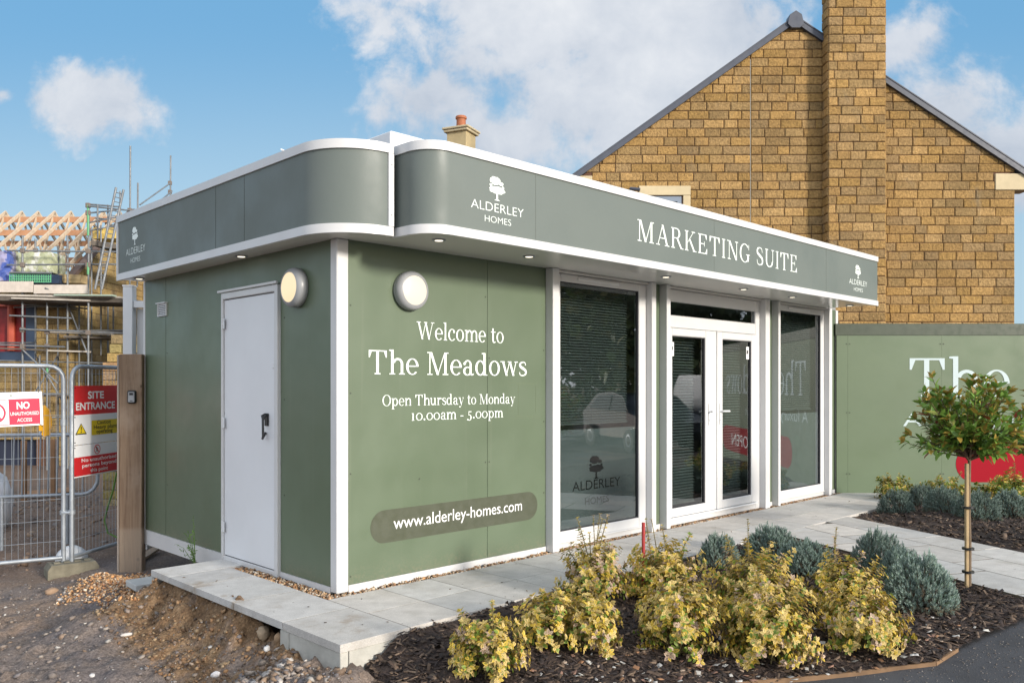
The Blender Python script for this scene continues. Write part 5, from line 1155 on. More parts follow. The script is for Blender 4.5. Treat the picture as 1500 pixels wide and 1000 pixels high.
wp = CF((187.5 - 750) / FOC * 8.75, 8.75, 0)
wg_ = thing('white_gate_post', 'white square metal gate post with a bracket behind the wooden post', 'post', (wp.x, wp.y, -.4))
WM = Matrix.Translation(wp) @ Matrix.Rotation(ROTC, 4, 'Z')
part(MB(WM).cbox(-.055, .045, 0, .1, -.6, 2.44, .004), 'post', WHITE2, wg_); part(MB(WM).cbox(-.06, .05, -.005, .105, 2.441, 2.455, .003), 'cap', WHITE2, wg_)
part(MB(WM).cbox(.046, .16, .02, .08, 2.22, 2.29, .004).cbox(.05, .16, .03, .07, 1.05, 1.12, .004), 'bracket', WHITE2, wg_)
part(MB(WM).cbox(.055, .165, .085, .16, -.6, 2.215, .003), 'gate_leaf_edge', WHITE, wg_)

# ================================================================== mesh fence panels
def fence_panel(label, A, B, z0, h, leg=True, round_both=True):
    A = Vector(A); B = Vector(B); u = (B - A); W_ = u.length; u.normalize(); Z = Vector((0, 0, 1))
    t = thing('mesh_fence', label, 'mesh fence', (A.x, A.y, z0), group='temporary mesh fence panels')
    at = lambda s_, z: A + u * s_ + Z * (z0 + z)
    r = .13; pts = [at(0, -.08), at(0, h - r)] + [at(r - r * math.cos(R_(a)), h - r + r * math.sin(R_(a))) for a in (22, 45, 68, 90)] + [at(W_ - r + r * math.sin(R_(a)), h - r + r * math.cos(R_(a))) for a in (0, 22, 45, 68)] + [at(W_, h - r), at(W_, -.08)]
    part(MB().tube(pts, .021, 10), 'frame', GALV, t, 50); part(MB().tube([at(0, .10), at(W_, .10)], .019, 10), 'bottom_rail', GALV, t, 50)
    wm = MB(); k = .045
    while k < W_ - .02: wm.tube([at(k, .10), at(k, h - .01 if r < k < W_ - r else h - .06)], .0019, 4, False); k += .052
    z = .26
    while z < h - .05: wm.tube([at(.01, z), at(W_ - .01, z)], .0019, 4, False); z += .20
    part(wm, 'wire_mesh', GALV, t, fix=False); return t, at, u, W_
dA = 8.0
FA = CF((-70 - 750) / FOC * 7.55, 7.55, 0); FB = CF((93 - 750) / FOC * 8.0, 8.0, 0); FC = CF((105 - 750) / FOC * 8.02, 8.02, 0); FD_ = CF((205 - 750) / FOC * 9.1, 9.1, 0)
fp1, at1, u1, W1 = fence_panel('left mesh fence panel carrying the small white and red NO sign', (FA.x, FA.y, 0), (FB.x, FB.y, 0), -.34, 1.93)
fp2, at2, u2, W2 = fence_panel('right mesh fence panel carrying the stack of site entrance signs', (FC.x, FC.y, 0), (FD_.x, FD_.y, 0), -.34, 1.93)
part(MB().tube([FB + Vector((0, 0, z_)) for z_ in (1.02, 1.08)], .027, 10), 'sleeve', GALV, fp1, 50)
cl = thing('fence_clamp', 'bright steel clamp joining the two fence panels low down', 'clamp', tuple(FB + Vector((0, 0, .17))))
part(MB().lathe([(.034, -.02), (.034, .02)], FB + Vector((0, 0, .19)), (0, 0, 1), 14).lathe([(.034, -.02), (.034, .02)], FC + Vector((0, 0, .19)), (0, 0, 1), 14), 'collars', GALV, cl, 40)
part(MB().tube([FB + Vector((0, 0, .19)) - FWD * .03, FC + Vector((0, 0, .19)) - FWD * .03], .014, 8), 'bolt', GALV, cl, 40)
# concrete fence foot
fm_ = (FB + FC) * .5; gzf = float(ground_z(fm_.x - .1, fm_.y - .1))
ft = MB(Matrix.Translation((fm_.x + .03, fm_.y - .02, gzf - .03)) @ Matrix.Rotation(ROTC + R_(38), 4, 'Z'))
ft.slab([(-.22, -.11, 0), (-.14, -.11, 0), (-.12, -.11, .03), (.12, -.11, .03), (.14, -.11, 0), (.22, -.11, 0), (.22, -.11, .11), (.19, -.11, .16), (-.19, -.11, .16), (-.22, -.11, .11)], (0, .22, 0))
for x in (-.13, -.045, .045, .13): ft.cbox(x - .028, x + .028, -.045, .045, .159, .172, .004)
o = ft.build('fence_block', RUBBER, loc=(fm_.x, fm_.y, gzf - .03)); fixnormals(o); tag(o, 'weathered grey concrete block holding the feet of the two fence panels', 'fence foot')
p = P(105, 812, 8.5); dm = MB(); dm.ball((p.x, p.y, -.37), .155, .155, .15, 20, 10, .02); o = dm.build('white_sack', mat('white sack', (.62, .63, .64), .6, var=.12, vscale=8, bump=.01, bscale=9), loc=(p.x, p.y, -.4)); o.data.polygons.foreach_set('use_smooth', [True] * len(o.data.polygons)); tag(o, 'round white sack lying behind the fence foot', 'sack')

# signs ------------------------------------------------------------------------
SWHITE = mat('white sign board', (.82, .83, .85), .35); SRED = mat('red sign vinyl', (.58, .022, .028), .4); SPINK = mat('crimson sign vinyl', (.48, .015, .06), .4); SYEL = mat('yellow sign vinyl', (.75, .56, .02), .4); SBLK = mat('sign black', (.02, .02, .02), .5)
def frameof(pc, u, roll=0.0):
    u = Vector(u).normalized(); n = Vector((u.y, -u.x, 0)); n = -n if n.dot(FWD) > 0 else n
    ux = u * math.cos(roll) + Vector((0, 0, 1)) * math.sin(roll); uz = Vector((0, 0, 1)) * math.cos(roll) - u * math.sin(roll)
    return dict(o=pc, ux=ux, uz=uz, n=n)
def board(name, label, f, w_, h, m):
    o_ = f['o']; b = MB(); b.slab([o_ + f['ux'] * x + f['uz'] * z for x, z in ((0, 0), (w_, 0), (w_, h), (0, h))], f['n'] * -.006)
    o = b.build(name, m, loc=tuple(o_)); fixnormals(o); return tag(o, label, 'sign', 'safety signs on the fence')
def walker(cx, cy, r):                                                # figure inside a prohibition ring
    q = [blob(cx - .05 * r, cy + .52 * r, .13 * r, .13 * r, 12, 0), stroke([(cx - .02 * r, cy + .36 * r), (cx + .02 * r, cy - .02 * r)], [.26 * r, .20 * r], 2),
         stroke([(cx, cy), (cx + .22 * r, cy - .3 * r), (cx + .30 * r, cy - .62 * r)], [.14 * r] * 3, 3), stroke([(cx, cy), (cx - .16 * r, cy - .28 * r), (cx - .42 * r, cy - .55 * r)], [.14 * r] * 3, 3),
         stroke([(cx, cy + .32 * r), (cx + .25 * r, cy + .14 * r), (cx + .42 * r, cy + .18 * r)], [.09 * r] * 3, 3), stroke([(cx - .04 * r, cy + .32 * r), (cx - .28 * r, cy + .16 * r), (cx - .34 * r, cy - .06 * r)], [.09 * r] * 3, 3)]
    return q
def prohibit(cx, cy, r, w_=.16): return [ring(cx, cy, r, r, r * w_, r * w_, 0, 360, 40)], [stroke([(cx - .64 * r, cy + .64 * r), (cx + .64 * r, cy - .64 * r)], [r * w_] * 2, 2)]
pc = P(-33, 627, 7.62); f1_ = frameof(pc, u1, R_(2.0)); sw = 83 / FOC * 7.72; sh = 50 / FOC * 7.75
s1 = board('warning_sign', 'white and crimson sign reading NO UNAUTHORISED ACCESS', f1_, sw, sh, SWHITE)
part(MB().flat([rect(.022, .015, sw - .022, sh * .80)], **f1_), 'red_field', SPINK, s1, fix=False)
part(MB().flat([rect(.028, .021, sw * .44 + .02, sh * .80 - .006), rect(sw * .45 + .02, .021, sw - .028, sh * .80 - .006)][:1], off=.003, **f1_), 'white_field', SWHITE, s1, fix=False)
ri, sl2 = prohibit(sw * .245, sh * .41, sh * .31)
part(MB().flat(walker(sw * .245, sh * .41, sh * .30), off=.004, **f1_), 'pictogram', SBLK, s1, fix=False); part(MB().flat(ri + sl2, off=.0075, **f1_), 'prohibition_ring', SPINK, s1, fix=False)
part(MB().flat(font_polys('NO', sw * .60, sw * .80, sh * .51, sh * .20, .03) + font_polys('UNAUTHORISED', sw * .50, sw * .94, sh * .32, sh * .10, .01) + font_polys('ACCESS', sw * .60, sw * .83, sh * .13, sh * .10, .01), off=.0035, **f1_), 'lettering', LETW, s1, fix=False)
part(MB().flat([blob(sw * .52, sh * .905, .010, .012, 12), rect(sw * .44, sh * .845, sw * .60, sh * .855)], **f1_), 'tree_logo', mat('faint print', (.30, .33, .31), .5), s1, fix=False)
part(MB().tube([f1_['o'] + f1_['ux'] * (sw - .03) + f1_['uz'] * (sh - .01), f1_['o'] + f1_['ux'] * (sw - .02) + f1_['uz'] * (sh + .02)], .004, 6).tube([f1_['o'] + f1_['ux'] * (sw - .03) + f1_['uz'] * .012, f1_['o'] + f1_['ux'] * (sw - .005) + f1_['uz'] * -.012], .004, 6), 'cable_ties', DARK, s1)
# three signs on the right hand panel, left edge hung by the fence upright
sx0 = .035
def at2f(py): 
    d = 8.06; return 1.4 + (565 - py) / FOC * d
f2_ = lambda pyb: frameof(Vector((*(FC + u2 * sx0 - FWD * .03).xy, at2f(pyb))), u2, R_(0.6))
SW2 = .92; kS = 1.36; hA = 43 / FOC * 8.06; hB = 44 / FOC * 8.06; hC = 47 / FOC * 8.06
fa = f2_(608); sA = board('warning_sign', 'red sign reading SITE ENTRANCE at the top of the stack by the post', fa, SW2, hA, SRED)
part(MB().flat(font_polys('SITE', .165 * kS, .345 * kS, hA * .55, hA * .25, .025) + font_polys('ENTRANCE', .035 * kS, .475 * kS, hA * .17, hA * .25, .025), **fa), 'lettering', LETW, sA, fix=False)
fb = f2_(652); sB = board('warning_sign', 'white sign with yellow Caution Heavy plant operating panel in the middle', fb, SW2, hB, SWHITE)
yl = part(MB().flat([rect(.205 * kS, hB * .28, SW2 - .06, hB * .78)], **fb), 'yellow_field', SYEL, sB, fix=False)
part(MB().flat(font_polys('Caution', .265 * kS, .425 * kS, hB * .64, hB * .135, .012) + font_polys('Heavy plant', .228 * kS, .50 * kS, hB * .48, hB * .135, .012) + font_polys('operating', .258 * kS, .445 * kS, hB * .33, hB * .135, .012), off=.003, **fb), 'lettering', SBLK, sB, fix=False)
part(MB().flat([poly((.028 * kS, hB * .34), (.152 * kS, hB * .34), (.090 * kS, hB * .72))], **fb), 'warning_triangle', SBLK, sB, fix=False); part(MB().flat([poly((.041 * kS, hB * .375), (.139 * kS, hB * .375), (.090 * kS, hB * .675))], off=.003, **fb), 'triangle_fill', SYEL, sB, fix=False)
part(MB().flat([poly((.084 * kS, hB * .60), (.096 * kS, hB * .60), (.093 * kS, hB * .47), (.087 * kS, hB * .47)), blob(.090 * kS, hB * .425, .008, .008, 10, 0)], off=.004, **fb), 'exclamation', SBLK, sB, fix=False)
fcc = f2_(700); sC = board('warning_sign', 'white and red sign reading No unauthorised persons beyond this point', fcc, SW2, hC, SWHITE)
part(MB().flat([rect(.02, .012, SW2 - .02, hC * .63)], **fcc), 'red_field', SRED, sC, fix=False)
part(MB().flat(font_polys('No unauthorised', .095 * kS, .49 * kS, hC * .46, hC * .115, .014) + font_polys('persons beyond', .10 * kS, .49 * kS, hC * .29, hC * .115, .014) + font_polys('this point', .19 * kS, .39 * kS, hC * .11, hC * .115, .014), off=.003, **fcc), 'lettering', LETW, sC, fix=False)
ri, sl2 = prohibit(.265 * kS, hC * .815, hC * .155); part(MB().flat(walker(.265 * kS, hC * .815, hC * .145), **fcc), 'pictogram', SBLK, sC, fix=False); part(MB().flat(ri + sl2, off=.006, **fcc), 'prohibition_ring', SRED, sC, fix=False)
for f_, s_, h_ in ((fa, sA, hA), (fb, sB, hB), (fcc, sC, hC)):
    part(MB().flat([rect(.022, h_ - .025, .045, h_ - .018), rect(.022, .020, .045, .027), rect(SW2 - .05, h_ - .02, SW2 - .03, h_ - .014)], off=.002, **f_), 'cable_ties', DARK, s_, fix=False)

# yellow moulded piece on the fence, crowd barrier, stakes, bag, hose, plank
ym = Matrix.Translation(P(64, 617, 8.25)) @ Matrix.Rotation(ROTC, 4, 'Z') @ Matrix.Rotation(R_(-12), 4, 'Y'); out = [(-.02, .16), (.035, .155), (.066, .10), (.068, .02), (.055, -.05), (.03, -.10), (.022, -.14), (-.03, -.15), (-.05, -.12), (-.03, -.09), (-.065, -.08), (-.055, -.02), (-.07, .03), (-.045, .09), (-.055, .13)]
o = MB(ym).slab([(x, 0, z) for x, z in out], (0, .03, 0)).build('plastic_hook', mat('yellow moulded plastic', (.85, .42, .01), .4), loc=tuple(ym.translation)); fixnormals(o); tag(o, 'yellow ear shaped plastic piece hooked on the fence beside the NO sign', 'plastic fitting')
ba = CF((-60 - 750) / FOC * 8.9, 8.9, 0); bb_ = CF((143 - 750) / FOC * 9.3, 9.3, 0); ub = (bb_ - ba).normalized(); Wb = (bb_ - ba).length; ata = lambda s_, z: ba + ub * s_ + Vector((0, 0, z))
br = thing('crowd_barrier', 'low grey steel barrier with upright bars standing behind the mesh fence', 'barrier', (ba.x, ba.y, -.4))
ct = [ata(0, .20), ata(Wb - .16, .20)] + [ata(Wb - .16 + .16 * math.sin(R_(a)), .36 - .16 * math.cos(R_(a))) for a in (25, 50, 75, 90)] + [ata(Wb, .72), ata(Wb - .03, .82), ata(Wb - .12, .86), ata(0, .87)]
part(MB().tube(ct, .021, 10), 'frame', GALV, br, 50); vb_ = MB(); k = .08
while k < Wb - .1: vb_.tube([ata(k, .20), ata(k + .015, .87)], .009, 6); k += .085
part(vb_, 'bars', GALV, br, 50); part(MB().tube([ata(.4, .20), ata(.4, -.40)], .02, 8).tube([ata(Wb - .30, .20), ata(Wb - .30, -.42)], .02, 8), 'feet', GALV, br, 50)
for i, (px, y0, y1) in enumerate([(35, 682, 645), (78, 676, 643)]):
    a = P(px, y0, 14); b = P(px, y1, 14); a.z = min(a.z, float(ground_z(a.x, a.y))); o = MB(Matrix.Translation((a.x, a.y, 0)) @ Matrix.Rotation(ROTC, 4, 'Z')).cbox(-.04, .04, -.03, .03, a.z - .2, b.z, .005).build('timber_stake', mat('brown stake', (.22, .12, .06), .85, var=.15), loc=(a.x, a.y, a.z)); fixnormals(o)
    tag(o, ['brown timber stake in the soil below the NO sign', 'brown timber stake in the soil just left of the fence uprights'][i], 'stake')
a = CF((30 - 750) / FOC * 14.5, 14.5, 0); b = CF((106 - 750) / FOC * 15.2, 15.2, 0); za = float(ground_z(a.x, a.y)) + .06; zb = float(ground_z(b.x, b.y)) + .10
o = MB().tube([(a.x, a.y, za), (b.x, b.y, zb)], .07, 4).build('timber_beam', mat('lying beam', (.32, .19, .11), .85, var=.15), loc=(a.x, a.y, za)); tag(o, 'brown timber beam lying on the soil between the stakes', 'timber')
bgp = P(-12, 700, 10.5); bz = float(ground_z(bgp.x, bgp.y)); bg_ = MB(); bg_.ball((bgp.x, bgp.y, bz + .30), .24, .24, .40, 14, 9, .10); o = bg_.build('bulk_bag', mat('white woven bag', (.58, .58, .60), .7, var=.12, vscale=5, bump=.02, bscale=7), loc=(bgp.x, bgp.y, bz)); o.data.polygons.foreach_set('use_smooth', [True] * len(o.data.polygons)); tag(o, 'white woven bulk bag behind the fence at the left edge', 'bulk bag')
hs = [P(x, y, 8.6) for x, y in ((171, 692), (165, 720), (157, 745), (153, 762), (158, 780), (172, 787))]
o = MB().tube([hs[0].lerp(hs[1], t) for t in (0, .5)] + hs[1:], .009, 6).build('hose', mat('green hose', (.10, .22, .03), .5), smooth=60); tag(o, 'loop of thin green hose behind the right fence panel', 'hose')
pa, pb_ = gpt(186, 836), gpt(236, 806); o = MB(Matrix.Translation((pa + pb_) * .5 + Vector((0, 0, .045))) @ Matrix.Rotation(math.atan2(pb_.y - pa.y, pb_.x - pa.x), 4, 'Z') @ Matrix.Rotation(R_(-3), 4, 'Y')).cbox(-.32, .32, -.045, .045, -.012, .012, .003).build('wood_plank', WOODP, loc=tuple((pa + pb_) * .5)); fixnormals(o); tag(o, 'short weathered plank lying on the orange gravel by the post', 'plank')
pc_ = Zp(222, 856, -.20); o = MB(Matrix.Translation((pc_.x - .01, pc_.y, 0)) @ Matrix.Rotation(R_(-4), 4, 'Z')).cbox(-.14, .10, -.10, .16, -.215, -.165, .004).build('concrete_offcut', mat('bluish concrete', (.42, .43, .42), .85, var=.08), loc=(pc_.x, pc_.y, -.2)); fixnormals(o); tag(o, 'triangular concrete slab offcut at the end of the paving', 'concrete slab')
cp = P(942.5, 886, 5.72); ct_ = P(942.5, 765, 5.72); o = MB().tube([(cp.x, cp.y, -.25), (ct_.x, ct_.y, ct_.z)], .0115, 10).build('marker_rod', mat('red painted rod', (.33, .030, .030), .6, var=.2, vscale=20), loc=(cp.x, cp.y, -.2), smooth=50); tag(o, 'thin red marker rod standing among the yellow shrubs', 'marker rod')

# ================================================================== planting
def leaf_mesh(name, pos, dirv, nrmv, L, W, col, m, parent, curl=.15, fold=.12):
    n = len(pos); d = dirv / (np.linalg.norm(dirv, axis=1, keepdims=True) + 1e-9); s_ = np.cross(nrmv, d); s_ /= np.linalg.norm(s_, axis=1, keepdims=True) + 1e-9; u = np.cross(d, s_)
    tpl = np.array([(0, 0, 0), (.34, -.46, .5), (.72, -.34, .35), (1, 0, 0), (.72, .34, .35), (.34, .46, .5), (.34, 0, 0), (.72, 0, 0)]); uvx = np.array([.34, .5, .5, .40, .5, .5, 0, .06])
    T = [(0, 1, 6), (0, 6, 5), (6, 1, 2), (6, 2, 7), (5, 6, 7), (5, 7, 4), (7, 2, 3), (7, 3, 4)]
    a = tpl[None, :, 0] * L[:, None]; b = tpl[None, :, 1] * W[:, None]; c = tpl[None, :, 2] * W[:, None] * fold * 2 - curl * L[:, None] * tpl[None, :, 0] ** 2
    V = (pos[:, None] + a[..., None] * d[:, None] + b[..., None] * s_[:, None] + c[..., None] * u[:, None]).reshape(-1, 3)
    F = (np.array(T)[None] + (np.arange(n) * 8)[:, None, None]).reshape(-1, 3)
    return raw_mesh(name, V, F, np.repeat(col, 8, 0), m, parent, np.tile(uvx, n))
def raw_mesh(name, V, F, C, m, parent, uvx=None):
    me = bpy.data.meshes.new(name); me.vertices.add(len(V)); me.vertices.foreach_set('co', V.astype(np.float32).ravel()); k = F.shape[1]
    me.loops.add(F.size); me.loops.foreach_set('vertex_index', F.astype(np.int32).ravel()); me.polygons.add(len(F)); me.polygons.foreach_set('loop_start', np.arange(0, F.size, k, dtype=np.int32))
    at = me.attributes.new('Col', 'FLOAT_COLOR', 'POINT'); at.data.foreach_set('color', np.concatenate([C, np.ones((len(C), 1))], 1).astype(np.float32).ravel())
    if uvx is not None:
        uvl = me.uv_layers.new(name='UVMap'); q = np.zeros((F.size, 2), np.float32); q[:, 0] = uvx[F.ravel()]; uvl.data.foreach_set('uv', q.ravel())
    me.materials.append(m); me.update(calc_edges=True); o = bpy.data.objects.new(name, me); COL.objects.link(o); o.parent = parent; return o
def unit(a): return a / (np.linalg.norm(a, axis=-1, keepdims=True) + 1e-9)

def euonymus(label, x, y, z, rx, h, seed, nst=62, sprigs=0, pink=.15, green=0.0, lsz=.036, group='yellow variegated shrubs in the near bed'):
    r = np.random.default_rng(seed); t = thing('variegated_shrub', label, 'shrub', (x, y, z), group=group)
    PO, DI, NO, LL, CO_ = [], [], [], [], []; st_ = MB(); bx = rx * .30; lob = r.uniform(0, 6.28, 3)
    for i in range(nst + sprigs):
        sprig = i >= nst; az = r.uniform(0, 6.283); el = np.arcsin(r.uniform(-.02, 1.0)) if not sprig else R_(r.uniform(76, 88))
        lump = 1 + .12 * math.sin(3 * az + lob[0]) + .10 * math.sin(5 * az + 3 * el + lob[1]) + r.uniform(-.28, .10)
        tip = np.array([rx * lump * math.cos(el) ** .7 * math.cos(az), rx * lump * math.cos(el) ** .7 * math.sin(az), .03 + (h - .03) * lump * max(math.sin(el), 0) ** .85])
        if sprig: tip = np.array([r.uniform(-.5, .5) * rx, r.uniform(-.5, .5) * rx, h * r.uniform(1.15, 1.5)])
        b0 = np.array([r.normal(0, bx * .5), r.normal(0, bx * .5), .0]); mid = (b0 + tip) * .5 + np.array([0, 0, h * .10]) - np.array([tip[0], tip[1], 0]) * .08
        ln = np.linalg.norm(tip - b0); q0 = .30 if sprig else .52; npair = max(4, int(ln * (1 - q0) / .017)); ph = r.uniform(0, 3.14); outw = unit(np.array([tip[0] / rx, tip[1] / rx, .35 + tip[2] / h]))
        pts = []; tint = r.uniform(.85, 1.12); pk = r.uniform() < pink
        for k in range(npair):
            q = q0 + (1 - q0) * (k + 1) / npair; p = (1 - q) ** 2 * b0 + 2 * q * (1 - q) * mid + q * q * tip; tg = unit(2 * (1 - q) * (mid - b0) + 2 * q * (tip - mid)); pts.append(p)
            ax = unit(np.cross(tg, np.array([.3, .2, .9]) + r.normal(0, .1, 3))); ay = np.cross(tg, ax); th = ph + k * 1.57
            nl = 2 if k < npair - 1 else 6
            for s_ in range(nl):
                a = th + s_ * (6.283 / nl); o_ = ax * math.cos(a) + ay * math.sin(a); sp_ = .35 if k < npair - 1 else .55
                dv_ = unit(o_ + tg * sp_ + r.normal(0, .16, 3)); PO.append(p + o_ * .002); DI.append(dv_); NO.append(unit(tg * .6 + outw * .7 + r.normal(0, .25, 3) + np.array([0, 0, .25])))
                sz = lsz * r.uniform(.75, 1.2) * (.55 if sprig else 1) * (1 - .2 * (k == npair - 1)); LL.append(sz)
                dpt_ = (k + 1) / npair; low_ = p[2] / h; u_ = r.uniform()
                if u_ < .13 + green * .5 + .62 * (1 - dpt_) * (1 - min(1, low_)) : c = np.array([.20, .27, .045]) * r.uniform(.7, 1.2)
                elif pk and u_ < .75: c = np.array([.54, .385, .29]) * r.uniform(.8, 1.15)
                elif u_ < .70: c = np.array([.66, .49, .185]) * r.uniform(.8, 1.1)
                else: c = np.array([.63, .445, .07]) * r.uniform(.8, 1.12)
                CO_.append(c * tint)
        if i % 4 == 0 or sprig: st_.tube([Vector(b0) + Vector((x, y, z))] + [Vector(p) + Vector((x, y, z)) for p in pts[::3]] + [Vector(tip) + Vector((x, y, z))], [.004] + [.003] * len(pts[::3]) + [.0015], 5, False)
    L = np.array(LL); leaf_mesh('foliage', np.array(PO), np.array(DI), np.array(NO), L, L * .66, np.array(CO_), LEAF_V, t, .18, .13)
    part(st_, 'stems', mat('shrub stem', (.16, .13, .05), .8), t, fix=False); return t
def bz1(x, y): return float(bed1_z(np.array([x]), np.array([y]))[0])
EU = [('pale yellow shrub nearest the paving corner with two tall thin sprigs', 713, 985, 4.42, .190, .335, 2, .1),
      ('low bright yellow shrub second along the front of the bed with green at its base', 800, 965, 4.78, .175, .33, 0, .06), ('cream and yellow shrub touching the second shrub from the paving corner', 862, 958, 4.82, .185, .33, 0, .14),
      ('pinkish cream shrub at the paving edge with upright wispy shoots', 872, 880, 5.62, .225, .43, 6, .35), ('yellow shrub behind the red marker rod', 975, 872, 5.75, .25, .43, 3, .12),
      ('cream and yellow shrub in front of the red marker rod', 990, 955, 4.90, .235, .43, 0, .25), ('tall yellow shrub in the middle of the bed below the round grey lavender', 1105, 895, 5.50, .27, .47, 2, .10),
      ('broad pale yellow shrub at the front middle of the bed reaching the ground', 1125, 965, 4.86, .26, .43, 0, .12), ('yellow shrub with one upright shoot in front of the right lavenders', 1235, 888, 5.55, .22, .40, 3, .12),
      ('yellow shrub at the right end of the row with some dark red leaves', 1262, 938, 5.02, .235, .34, 0, .22)]
for i, (lab, px, py, d, rx, h, spg, pink) in enumerate(EU):
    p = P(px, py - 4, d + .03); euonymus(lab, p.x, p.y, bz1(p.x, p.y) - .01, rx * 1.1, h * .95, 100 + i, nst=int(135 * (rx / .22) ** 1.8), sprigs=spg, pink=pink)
def lavender_mesh(seed):
    r = np.random.default_rng(seed); V, F, C = [], [], []; n = 1250
    PO, DI, NO, LL, CO_ = [], [], [], [], []
    for i in range(n):
        az = r.uniform(0, 6.283); el = math.asin(r.uniform(-.05, 1)); lump = 1 + .10 * math.sin(4 * az + seed) + .07 * math.sin(7 * az + 5 * el) + r.uniform(-.13, .05)
        dr_ = np.array([math.cos(el) * math.cos(az), math.cos(el) * math.sin(az), math.sin(el)]); tip = dr_ * np.array([1, 1, .92]) * lump; tip[2] += .08
        ax = unit(dr_ * 1.0 + np.array([0, 0, .40]) + r.normal(0, .12, 3)); sl_n = .14 * r.uniform(.7, 1.25)
        e1 = unit(np.cross(ax, np.array([.21, .93, .3]))); e2 = np.cross(ax, e1)
        for k in range(13):
            q = k / 12; a = k * 2.4; o_ = e1 * math.cos(a) + e2 * math.sin(a); dv_ = unit(ax * (.75 + .7 * q) + o_ * .75); PO.append(tip - ax * sl_n * (1 - q)); DI.append(dv_); NO.append(unit(ax * .3 + o_ + r.normal(0, .2, 3)))
            LL.append(.095 * r.uniform(.7, 1.15) * (1 - .3 * q)); u_ = r.uniform()
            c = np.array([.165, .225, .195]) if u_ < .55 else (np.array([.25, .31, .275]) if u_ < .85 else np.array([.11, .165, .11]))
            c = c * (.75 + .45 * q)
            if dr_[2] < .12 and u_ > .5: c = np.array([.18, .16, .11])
            CO_.append(c * r.uniform(.75, 1.2))
    return np.array(PO), np.array(DI), np.array(NO), np.array(LL), np.array(CO_)
LAVM = []
def lavender(label, x, y, z, rad, h, seed, group, tint=(1, 1, 1)):
    t = thing('lavender_bush', label, 'lavender', (x, y, z), rz=seed * 1.3, group=group)
    k = seed % 3
    while len(LAVM) <= k:
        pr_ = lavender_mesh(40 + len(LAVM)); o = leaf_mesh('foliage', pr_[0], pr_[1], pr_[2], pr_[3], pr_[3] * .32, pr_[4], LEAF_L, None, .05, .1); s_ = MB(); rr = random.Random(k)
        for i in range(90):
            az = rr.uniform(0, 6.28); e_ = rr.uniform(.05, 1.2); s_.tube([(.05 * math.cos(az), .05 * math.sin(az), 0), (.5 * math.cos(az) * math.cos(e_), .5 * math.sin(az) * math.cos(e_), .40 * math.sin(e_) + .08), (.92 * math.cos(az) * math.cos(e_), .92 * math.sin(az) * math.cos(e_), .85 * math.sin(e_) + .08)], [.014, .010, .006], 4, False)
        so_ = s_.build('stems', mat('lavender stem', (.16, .13, .09), .9)); LAVM.append((o, so_))
    o, so_ = LAVM[k]
    for q in (o, so_):
        if q.parent is None and not q.get('used'): c = q; q['used'] = 1
        else: c = q.copy(); COL.objects.link(c)
        c.parent = t; c.scale = (rad, rad, h)
    return t
G1 = 'grey green lavender mounds in the near bed'; G2 = 'grey green lavender mounds in front of the hoarding'
for i, (lab, px, py, d, rad, h) in enumerate([('small dark lavender mound leftmost behind the yellow shrubs', 1054, 822, 6.7, .19, .27), ('round lavender mound by the paving below the double doors', 1128, 806, 7.0, .235, .30),
        ('spreading bluish lavender to the right of the round lavender mound', 1180, 828, 6.55, .25, .27), ('lavender mound beside the path with a yellow shoot leaning on it', 1287, 838, 6.45, .205, .33),
        ('middle bluish lavender between the path mound and the largest mound', 1320, 856, 6.15, .17, .28), ('largest silvery lavender mound next to the small standard tree', 1347, 888, 5.62, .265, .36)]):
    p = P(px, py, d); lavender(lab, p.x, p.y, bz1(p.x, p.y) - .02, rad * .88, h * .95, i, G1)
def bz2(x, y): return float(bed2_z(np.array([x]), np.array([y]))[0])
for i, (lab, px, py, d, rad, h) in enumerate([('lavender mound at the corner of the path beyond the doors', 1313, 752, 9.35, .26, .30), ('lavender mound tucked behind the corner mound against the hoarding bed', 1352, 738, 9.95, .25, .29),
        ('bluish lavender mound left of the small tree stem by the hoarding', 1383, 756, 9.2, .27, .31), ('greener lavender mound just right of the small tree stem', 1432, 774, 8.75, .29, .34), ('lavender mound at the right edge of the picture below the red banner', 1478, 770, 8.95, .27, .31)]):
    p = P(px, py, d); lavender(lab, p.x, p.y, bz2(p.x, p.y) - .02, rad * .72, h * .88, i + 1, G2)
for i, (lab, px, py, d, rx, h, gr) in enumerate([('yellow green variegated shrub at the left end of the row along the hoarding', 1313, 722, 10.3, .22, .30, .28), ('yellow green variegated shrub left of the red banner', 1390, 724, 10.0, .30, .28, .30), ('low yellow shrub below the red banner behind the tree stem', 1440, 738, 9.7, .20, .22, .15), ('dark green and yellow shrub with a red shoot over the red banner', 1484, 736, 9.6, .27, .38, .40)]):
    p = P(px, py, d); euonymus(lab, p.x, p.y, bz2(p.x, p.y) - .01, rx, h, 160 + i, nst=110, sprigs=1, pink=.05, green=gr + .35, lsz=.042, group='variegated shrubs along the hoarding')
